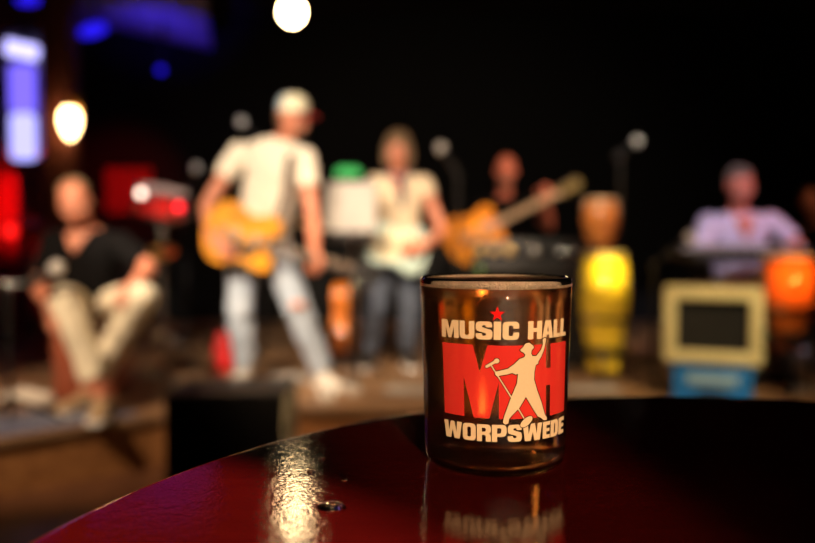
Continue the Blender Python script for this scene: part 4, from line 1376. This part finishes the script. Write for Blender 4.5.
# ---- keyboard on its stand, player's stool
kc = at(746, 255, 4.66)
kb = thing('keyboard', 'black stage keyboard in front of the man in lavender', 'keyboard', (kc.x, kc.y, kc.z - 0.05))
MB().box((0, 0, 0.045), (0.84, 0.26, 0.085), bev=0.012).build('case', BLACK, kb)
kw = MB()
for k in range(33):
    kw.box((-0.38 + 0.0235 * k, 0.07, 0.094), (0.0225, 0.1, 0.014), bev=0.002, seg=1)
tag(kw.build('white_keys', WHITE, kb), None, None, kind='stuff')
kk = MB()
for k in range(32):
    if k % 7 in (0, 1, 3, 4, 5):
        kk.box((-0.368 + 0.0235 * k, 0.045, 0.103), (0.012, 0.055, 0.016), bev=0.002, seg=1)
tag(kk.build('black_keys', BLACK, kb), None, None, kind='stuff')
for k in range(6):
    MB().cone((-0.3 + 0.05 * k, -0.07, 0.087), (-0.3 + 0.05 * k, -0.07, 0.102), 0.01, 0.008, seg=12).build('knob', CHROME, kb)
ks = thing('keyboard_stand', 'black crossed-leg stand under the keyboard', 'stand', (kc.x, kc.y, SZ))
kz = kc.z - 0.056 - SZ
for sy in (-0.05, 0.05):
    for s in (-1, 1):
        MB().cap((s * 0.3, sy * (1 if s > 0 else 0.8), 0.018), (-s * 0.3, sy, kz - 0.016), 0.014, seg=8).build('leg', BLACKM, ks)
for s in (-1, 1):
    MB().cap((s * 0.3, -0.16, kz - 0.014), (s * 0.3, 0.12, kz - 0.014), 0.013, seg=8).build('crossbar', BLACKM, ks)
    MB().cap((s * 0.3, -0.16, 0.015), (s * 0.3, 0.16, 0.015), 0.014, seg=8).build('floor_bar', BLACKM, ks)


def stool(label, x, y, seat):
    t = thing('stool', label, 'stool', (x, y, SZ))
    MB().lathe([(0, seat - 0.06), (0.16, seat - 0.06), (0.17, seat - 0.04), (0.165, seat - 0.008), (0.14, seat), (0, seat)], 30).build('seat', BLACK, t)
    MB().cone((0, 0, 0.15), (0, 0, seat - 0.06), 0.018).build('pole', CHROME, t)
    for k in range(3):
        a_ = 2 * PI * k / 3 + PI / 2
        MB().cap((0, 0, 0.22), (0.22 * math.cos(a_), 0.22 * math.sin(a_), 0.014), 0.013, seg=8).build('leg', CHROME, t)
    return t


hk = (JK['hipL'] + JK['hipR']) / 2
stool('round black stool under the keyboard player', hk.x, hk.y + 0.02, hk.z - SZ - 0.128)
hk = (JR['hipL'] + JR['hipR']) / 2
stool('round black stool at the right edge under the dim person', hk.x, hk.y + 0.02, hk.z - SZ - 0.128)

# ---- amplifier on the blue crate
ac = at(711, 397, 4.2)
crt = thing('crate', 'blue plastic crate carrying the cream amplifier', 'crate', (ac.x, 4.2, SZ))
crt.rotation_euler = (0, 0, math.radians(-21))
BLUE = mat('blue_plastic', (0.015, 0.2, 0.62), 0.45, var=0.08)
cw, ch, cd = 0.4, 0.195, 0.3
MB().box((0, 0, 0.01), (cw - 0.02, cd - 0.02, 0.018), bev=0.004).build('floor_panel', BLUE, crt)
for s in (-1, 1):
    MB().box((0, s * (cd / 2 - 0.008), ch / 2), (cw, 0.016, ch), bev=0.004).build('side', BLUE, crt)
    MB().box((s * (cw / 2 - 0.008), 0, ch / 2), (0.0155, cd - 0.034, ch), bev=0.004).build('side', BLUE, crt)
for z_ in (0.02, ch - 0.016):
    MB().box((0, -cd / 2 - 0.006, z_), (cw + 0.012, 0.014, 0.024), bev=0.004).build('rim', BLUE, crt)
for k in range(5):
    MB().box((-cw / 2 + 0.02 + k * (cw - 0.04) / 4, -cd / 2 - 0.005, ch / 2), (0.018, 0.01, ch - 0.05), bev=0.003).build('rib', BLUE, crt)
MB().box((0, -cd / 2 - 0.012, ch * 0.66), (0.26, 0.005, 0.06), bev=0.001).build('label_plate', mat('pale_label', (0.3, 0.48, 0.66), 0.6), crt)
MB().box((0, -cd / 2 - 0.008, ch * 0.26), (0.15, 0.006, 0.035), bev=0.002).build('hand_hole', BLACK, crt)

am = thing('amplifier', 'cream combo amplifier with black grille standing on the blue crate', 'amplifier', (ac.x + 0.0, 4.2, SZ + ch + 0.001))
am.rotation_euler = (0, 0, math.radians(-21))
TOLEX = mat('cream_leatherette', (0.78, 0.66, 0.33), 0.6, var=0.1, bump=0.5, bscale=300)
aw, ah, ad, tw = 0.51, 0.42, 0.24, 0.068
MB().box((0, 0, ah - tw / 2 + 0.012), (aw, ad, tw), bev=0.014).build('top_panel', TOLEX, am)
MB().box((0, 0, tw / 2 + 0.012), (aw, ad, tw), bev=0.014).build('bottom_panel', TOLEX, am)
for s in (-1, 1):
    MB().box((s * (aw / 2 - tw / 2), 0, ah / 2 + 0.012), (tw, ad - 0.001, ah - 0.02), bev=0.014).build('side_panel', TOLEX, am)
MB().box((0, -0.06, ah / 2 + 0.012), (aw - 2 * tw + 0.004, 0.02, ah - 2 * tw + 0.004)).build('grille_cloth', mat('black_grille_cloth', (0.012, 0.01, 0.01), 0.9, bump=0.8, bscale=500), am)
MB().box((0, 0.09, ah / 2 + 0.012), (aw - 2 * tw + 0.004, 0.015, ah - 2 * tw + 0.004)).build('back_panel', BLACK, am)
MB().ribbon([(-0.11, 0, ah + 0.014), (-0.09, 0, ah + 0.03), (0.09, 0, ah + 0.03), (0.11, 0, ah + 0.014)], (0, 0, 1), 0.014, 0.003).build('handle', mat('brown_leather', (0.1, 0.04, 0.02), 0.6), am)
for k in range(5):
    MB().cone((-0.16 + 0.08 * k, 0.07, ah + 0.012), (-0.16 + 0.08 * k, 0.07, ah + 0.028), 0.012, 0.01, seg=12).build('knob', CHROME, am)
for sx in (-1, 1):
    for sy in (-1, 1):
        MB().cone((sx * 0.2, sy * 0.08, 0), (sx * 0.2, sy * 0.08, 0.014), 0.014, seg=10).build('foot', BLACK, am)

# ---- amplifier head with knobs behind the beer glass
a2 = at(529, 248, 5.3)
a2t = thing('amplifier_stack', 'black amplifier with a row of gold and silver knobs in front of the bald man', 'amplifier', (a2.x, 5.3, SZ))
az = a2.z - SZ + 0.06
MB().box((0, 0.0, az / 2 + 0.008), (0.8, 0.3, az - 0.02), bev=0.012).build('cabinet', BLACK, a2t)
MB().box((0, -0.152, az - 0.08), (0.76, 0.006, 0.09), bev=0.002).build('control_panel', BLACKM, a2t)
MB().box((0, -0.152, (az - 0.16) / 2 + 0.01), (0.76, 0.008, az - 0.2)).build('grille_cloth', MATS['black_grille_cloth'], a2t)
for px, m_, r_ in ((479, GOLD, 0.03), (494, GOLD, 0.026), (510, GOLD, 0.034), (535, CHROME, 0.034), (560, CHROME, 0.03), (574, CHROME, 0.03)):
    x = at(px, 245, 5.13).x - a2.x
    MB().cone((x, -0.154, az - 0.08), (x, -0.19, az - 0.08), r_, r_ * 0.85, seg=18).ell((x, -0.19, az - 0.08), (r_ * 0.85, 0.008, r_ * 0.85)).build('knob', m_, a2t)
x = at(480, 262, 5.13).x - a2.x
MB().ell((x, -0.156, az - 0.2), (0.02, 0.01, 0.02)).build('pilot_lamp', E_GREEN, a2t)
for sx in (-1, 1):
    MB().box((sx * 0.33, 0, 0.006), (0.06, 0.26, 0.012)).build('foot', BLACK, a2t)

# ---- black loudspeaker before the stage
lsY = 3.3
lc = at(233, 240, lsY)
lsz = at(0, 394, lsY - 0.2).z
ls = thing('loudspeaker', 'large black loudspeaker on the floor before the stage', 'loudspeaker', (lc.x, lsY, 0))
lw = 0.5
MB().box((0, 0, lsz / 2 + 0.01), (lw, 0.4, lsz - 0.02), bev=0.012).build('cabinet', BLACK, ls)
MB().box((0, -0.203, lsz / 2 + 0.01), (lw - 0.05, 0.012, lsz - 0.07), bev=0.004).build('grille', MATS['black_grille_cloth'], ls)
for s in (-1, 1):
    MB().box((s * (lw / 2 + 0.004), 0, lsz * 0.62), (0.012, 0.16, 0.06), bev=0.004).build('handle', BLACKM, ls)
    for sy in (-1, 1):
        MB().cone((s * 0.2, sy * 0.15, 0), (s * 0.2, sy * 0.15, 0.014), 0.025, seg=12).build('foot', BLACK, ls)

# ---- things on the stage floor
floor_at = lambda px, py: at(px, py, (CZ - SZ) * FPX / (py - 240))


def pedal(label, px, py, col, rz=0.0, k=1.0, name='effect_pedal'):
    p = floor_at(px, py)
    t = thing(name, label, 'pedal', (p.x, p.y, SZ + 0.001), group='effect pedals on the stage floor')
    t.rotation_euler = (0, 0, rz)
    MB().prism([(-0.06, 0), (0.06, 0), (0.06, 0.05), (-0.06, 0.03)], -0.04 * k, 0.04 * k, Matrix(((0, 0, 1, 0), (1, 0, 0, 0), (0, 1, 0, 0), (0, 0, 0, 1))), bev=0.004).build('case', col, t)
    MB().cone((0, -0.035, 0.03), (0, -0.035, 0.05), 0.012, seg=14).build('footswitch', CHROME, t)
    for s in (-1, 1):
        MB().cone((s * 0.02 * k, 0.035, 0.044), (s * 0.02 * k, 0.035, 0.062), 0.009, seg=12).build('knob', BLACK, t)
    return t


SILV = mat('silver_paint', (0.7, 0.66, 0.6), 0.4, 0.4)
pedal('silver pedal by the capped man\'s front shoe', 352, 393, SILV, 0.4)
pedal('cream pedal right of the capped man\'s front shoe', 348, 374, mat('cream_paint', (0.75, 0.55, 0.42), 0.5), -0.3)
pedal('white pedal nearest the loudspeaker edge, below the silver pedal', 327, 400, WHITE, 0.2)
pedal('grey pedal left of the loudspeaker top', 152, 378, SILV, 0.3)
pedal('brown pedal behind the loudspeaker', 200, 383, mat('brown_paint', (0.4, 0.24, 0.13), 0.5), 0.1)


def flat_sheet(label, px, py, sx, sy, rz, m_, name='paper_sheet', cat='paper'):
    p = floor_at(px, py)
    M = MB()
    n = 6
    g = [[M.bm.verts.new(((i / n - .5) * sx, (j / n - .5) * sy, 0.004 + 0.006 * math.sin(i * 1.3 + j) ** 2)) for j in range(n + 1)] for i in range(n + 1)]
    g2 = [[M.bm.verts.new(v.co + V((0, 0, 0.0015))) for v in r] for r in g]
    for i in range(n):
        for j in range(n):
            M.face((g[i][j], g[i + 1][j], g[i + 1][j + 1], g[i][j + 1]))
            M.face((g2[i][j], g2[i + 1][j], g2[i + 1][j + 1], g2[i][j + 1]))
    for i in range(n):
        for (A_, k) in ((0, 0), (n, n)):
            M.face((g[i][k], g[i + 1][k], g2[i + 1][k], g2[i][k]))
            M.face((g[k][i], g[k][i + 1], g2[k][i + 1], g2[k][i]))
    o = M.build(name, m_)
    o.location = (p.x, p.y, SZ + 0.001)
    o.rotation_euler = (0, 0, rz)
    return tag(o, label, cat)


flat_sheet('white paper on the floor between the capped man\'s feet', 290, 380, 0.22, 0.3, 0.3, PAPER)
flat_sheet('pale paper on the floor behind the loudspeaker', 190, 386, 0.3, 0.21, 0.1, PAPER)
flat_sheet('pale sheet added for the light reflected on the stage floor right of the beer glass', 592, 391, 0.3, 0.24, 0.1, PAPER)  # pale sheet put where the floor only reflects light
flat_sheet('crumpled pale paper on the stage floor near the right edge', 797, 391, 0.2, 0.16, 0.2, PAPER)
flat_sheet('pale paper on the floor left of the beer glass', 408, 392, 0.26, 0.2, -0.2, PAPER)

# white towel on the left
tp = floor_at(30, 408)
tw_ = MB()
for k in range(7):
    tw_.ell((RND.uniform(-0.1, 0.1), RND.uniform(-0.05, 0.05), 0.03 + RND.uniform(0, 0.03)), (RND.uniform(0.05, 0.09), RND.uniform(0.04, 0.06), 0.032))
towel = tw_.blob('towel', mat('white_terry', (0.78, 0.7, 0.6), 0.95, bump=0.8, bscale=250), None, None, 0.008, 2, 0.02, 0.05)
towel.location = (tp.x, tp.y, SZ + 0.012)
tag(towel, 'crumpled white towel on the carpet at the left edge', 'towel')

# red bag behind the capped man's leg
rp = floor_at(224, 372)
rb = thing('red_bag', 'small red bag on the floor left of the capped man\'s legs', 'bag', (rp.x, rp.y, SZ))
bgm = MB()
bgm.loft([(V((0, 0, 0.004)), 0.06, 0.05), (V((0, 0, 0.08)), 0.07, 0.055), (V((0, 0, 0.18)), 0.065, 0.05), (V((0, 0, 0.25)), 0.045, 0.03), (V((0, 0, 0.27)), 0.02, 0.012)], X3, Y3)
bgm.build('pouch', mat('red_nylon', (0.65, 0.012, 0.015), 0.6, bump=0.3, bscale=30), rb)
MB().tube([(-0.02, 0, 0.265), (-0.02, 0, 0.31), (0.02, 0, 0.31), (0.02, 0, 0.265)], 0.005).build('loop', BLACK, rb)

# case with green bottle
cp_ = floor_at(338, 361)
cs = thing('equipment_case', 'small black equipment case behind the capped man', 'case', (cp_.x, cp_.y, SZ + 0.001))
MB().box((0, 0, 0.09), (0.2, 0.2, 0.18), bev=0.012).build('box', BLACK, cs)
MB().box((0, -0.103, 0.12), (0.05, 0.008, 0.03), bev=0.002).build('latch', CHROME, cs)
MB().tube([(-0.05, 0, 0.178), (-0.05, 0, 0.2), (0.05, 0, 0.2), (0.05, 0, 0.178)], 0.006).build('handle', BLACK, cs)
gbm = bpy.data.materials.new('green_bottle_glass')
gbm.use_nodes = True
_b = gbm.node_tree.nodes['Principled BSDF']
_b.inputs['Base Color'].default_value = (0.02, 0.3, 0.06, 1)
_b.inputs['Roughness'].default_value = 0.12
_b.inputs['Transmission Weight'].default_value = 0.25
bt = thing('bottle', 'green bottle standing behind the black equipment case', 'bottle', (cp_.x + 0.0, cp_.y + 0.16, SZ + 0.001))
MB().lathe([(0, 0), (0.032, 0), (0.035, 0.01), (0.035, 0.2), (0.028, 0.235), (0.014, 0.265), (0.013, 0.31), (0.015, 0.315), (0, 0.32)], 24).build('glass_body', gbm, bt)
MB().cone((0, 0, 0.315), (0, 0, 0.33), 0.016, seg=16).build('cap', GOLD, bt)

# glasses on the floor near the seated man
for k, (px, py) in enumerate(((150, 392), (172, 388))):
    p = floor_at(px, py)
    q = MB().lathe([(0, 0), (0.03, 0), (0.036, 0.12), (0.034, 0.12), (0.028, 0.008), (0, 0.008)], 24).build('drinking_glass', m_glass)
    q.location = (p.x, p.y, SZ + 0.001)
    tag(q, ['empty drinking glass on the stage floor, nearer the seated man\'s shoes', 'empty drinking glass on the stage floor, nearer the loudspeaker'][k], 'glass', 'glasses on the stage floor')

# cables
def cable(label, pts):
    P = [floor_at(*p) for p in pts]
    P = spline([(p.x, p.y) for p in P], 8, closed=False)
    o = MB().tube([(x, y, SZ + 0.006) for x, y in P], 0.005, 6).build('cable', BLACK)
    return tag(o, label, 'cable')


cable('black cable from the pedals towards the beer glass', [(352, 379), (375, 386), (395, 379), (430, 384)])
cable('black cable on the stage floor between conga and crate', [(632, 382), (645, 390), (655, 384), (662, 391)])

# unseen lamp added behind the beer glass to make its glow
fp = at(542, 400, 4.1)
E_BACK = emission('warm_backlight_glow', (1.0, 0.62, 0.24), 800.0)
fl = thing('backlight', 'small warm footlight added behind the glass to make a glow in the beer', 'stage light', (fp.x, 4.1, SZ))
MB().lathe([(0, 0), (0.055, 0.0), (0.05, 0.012), (0, 0.014)], 24, Matrix.Translation((0, -0.05, 0.065)) @ Matrix.Rotation(PI / 2, 4, 'X')).build('lens', E_BACK, fl)
MB().lathe([(0.062, 0.0), (0.066, 0.0), (0.066, 0.12), (0.03, 0.15), (0, 0.152), (0, 0.148), (0.028, 0.146), (0.062, 0.118)], 24, Matrix.Translation((0, -0.07, 0.067)) @ Matrix.Rotation(-PI / 2, 4, 'X'), closed=True).build('housing', BLACKM, fl)
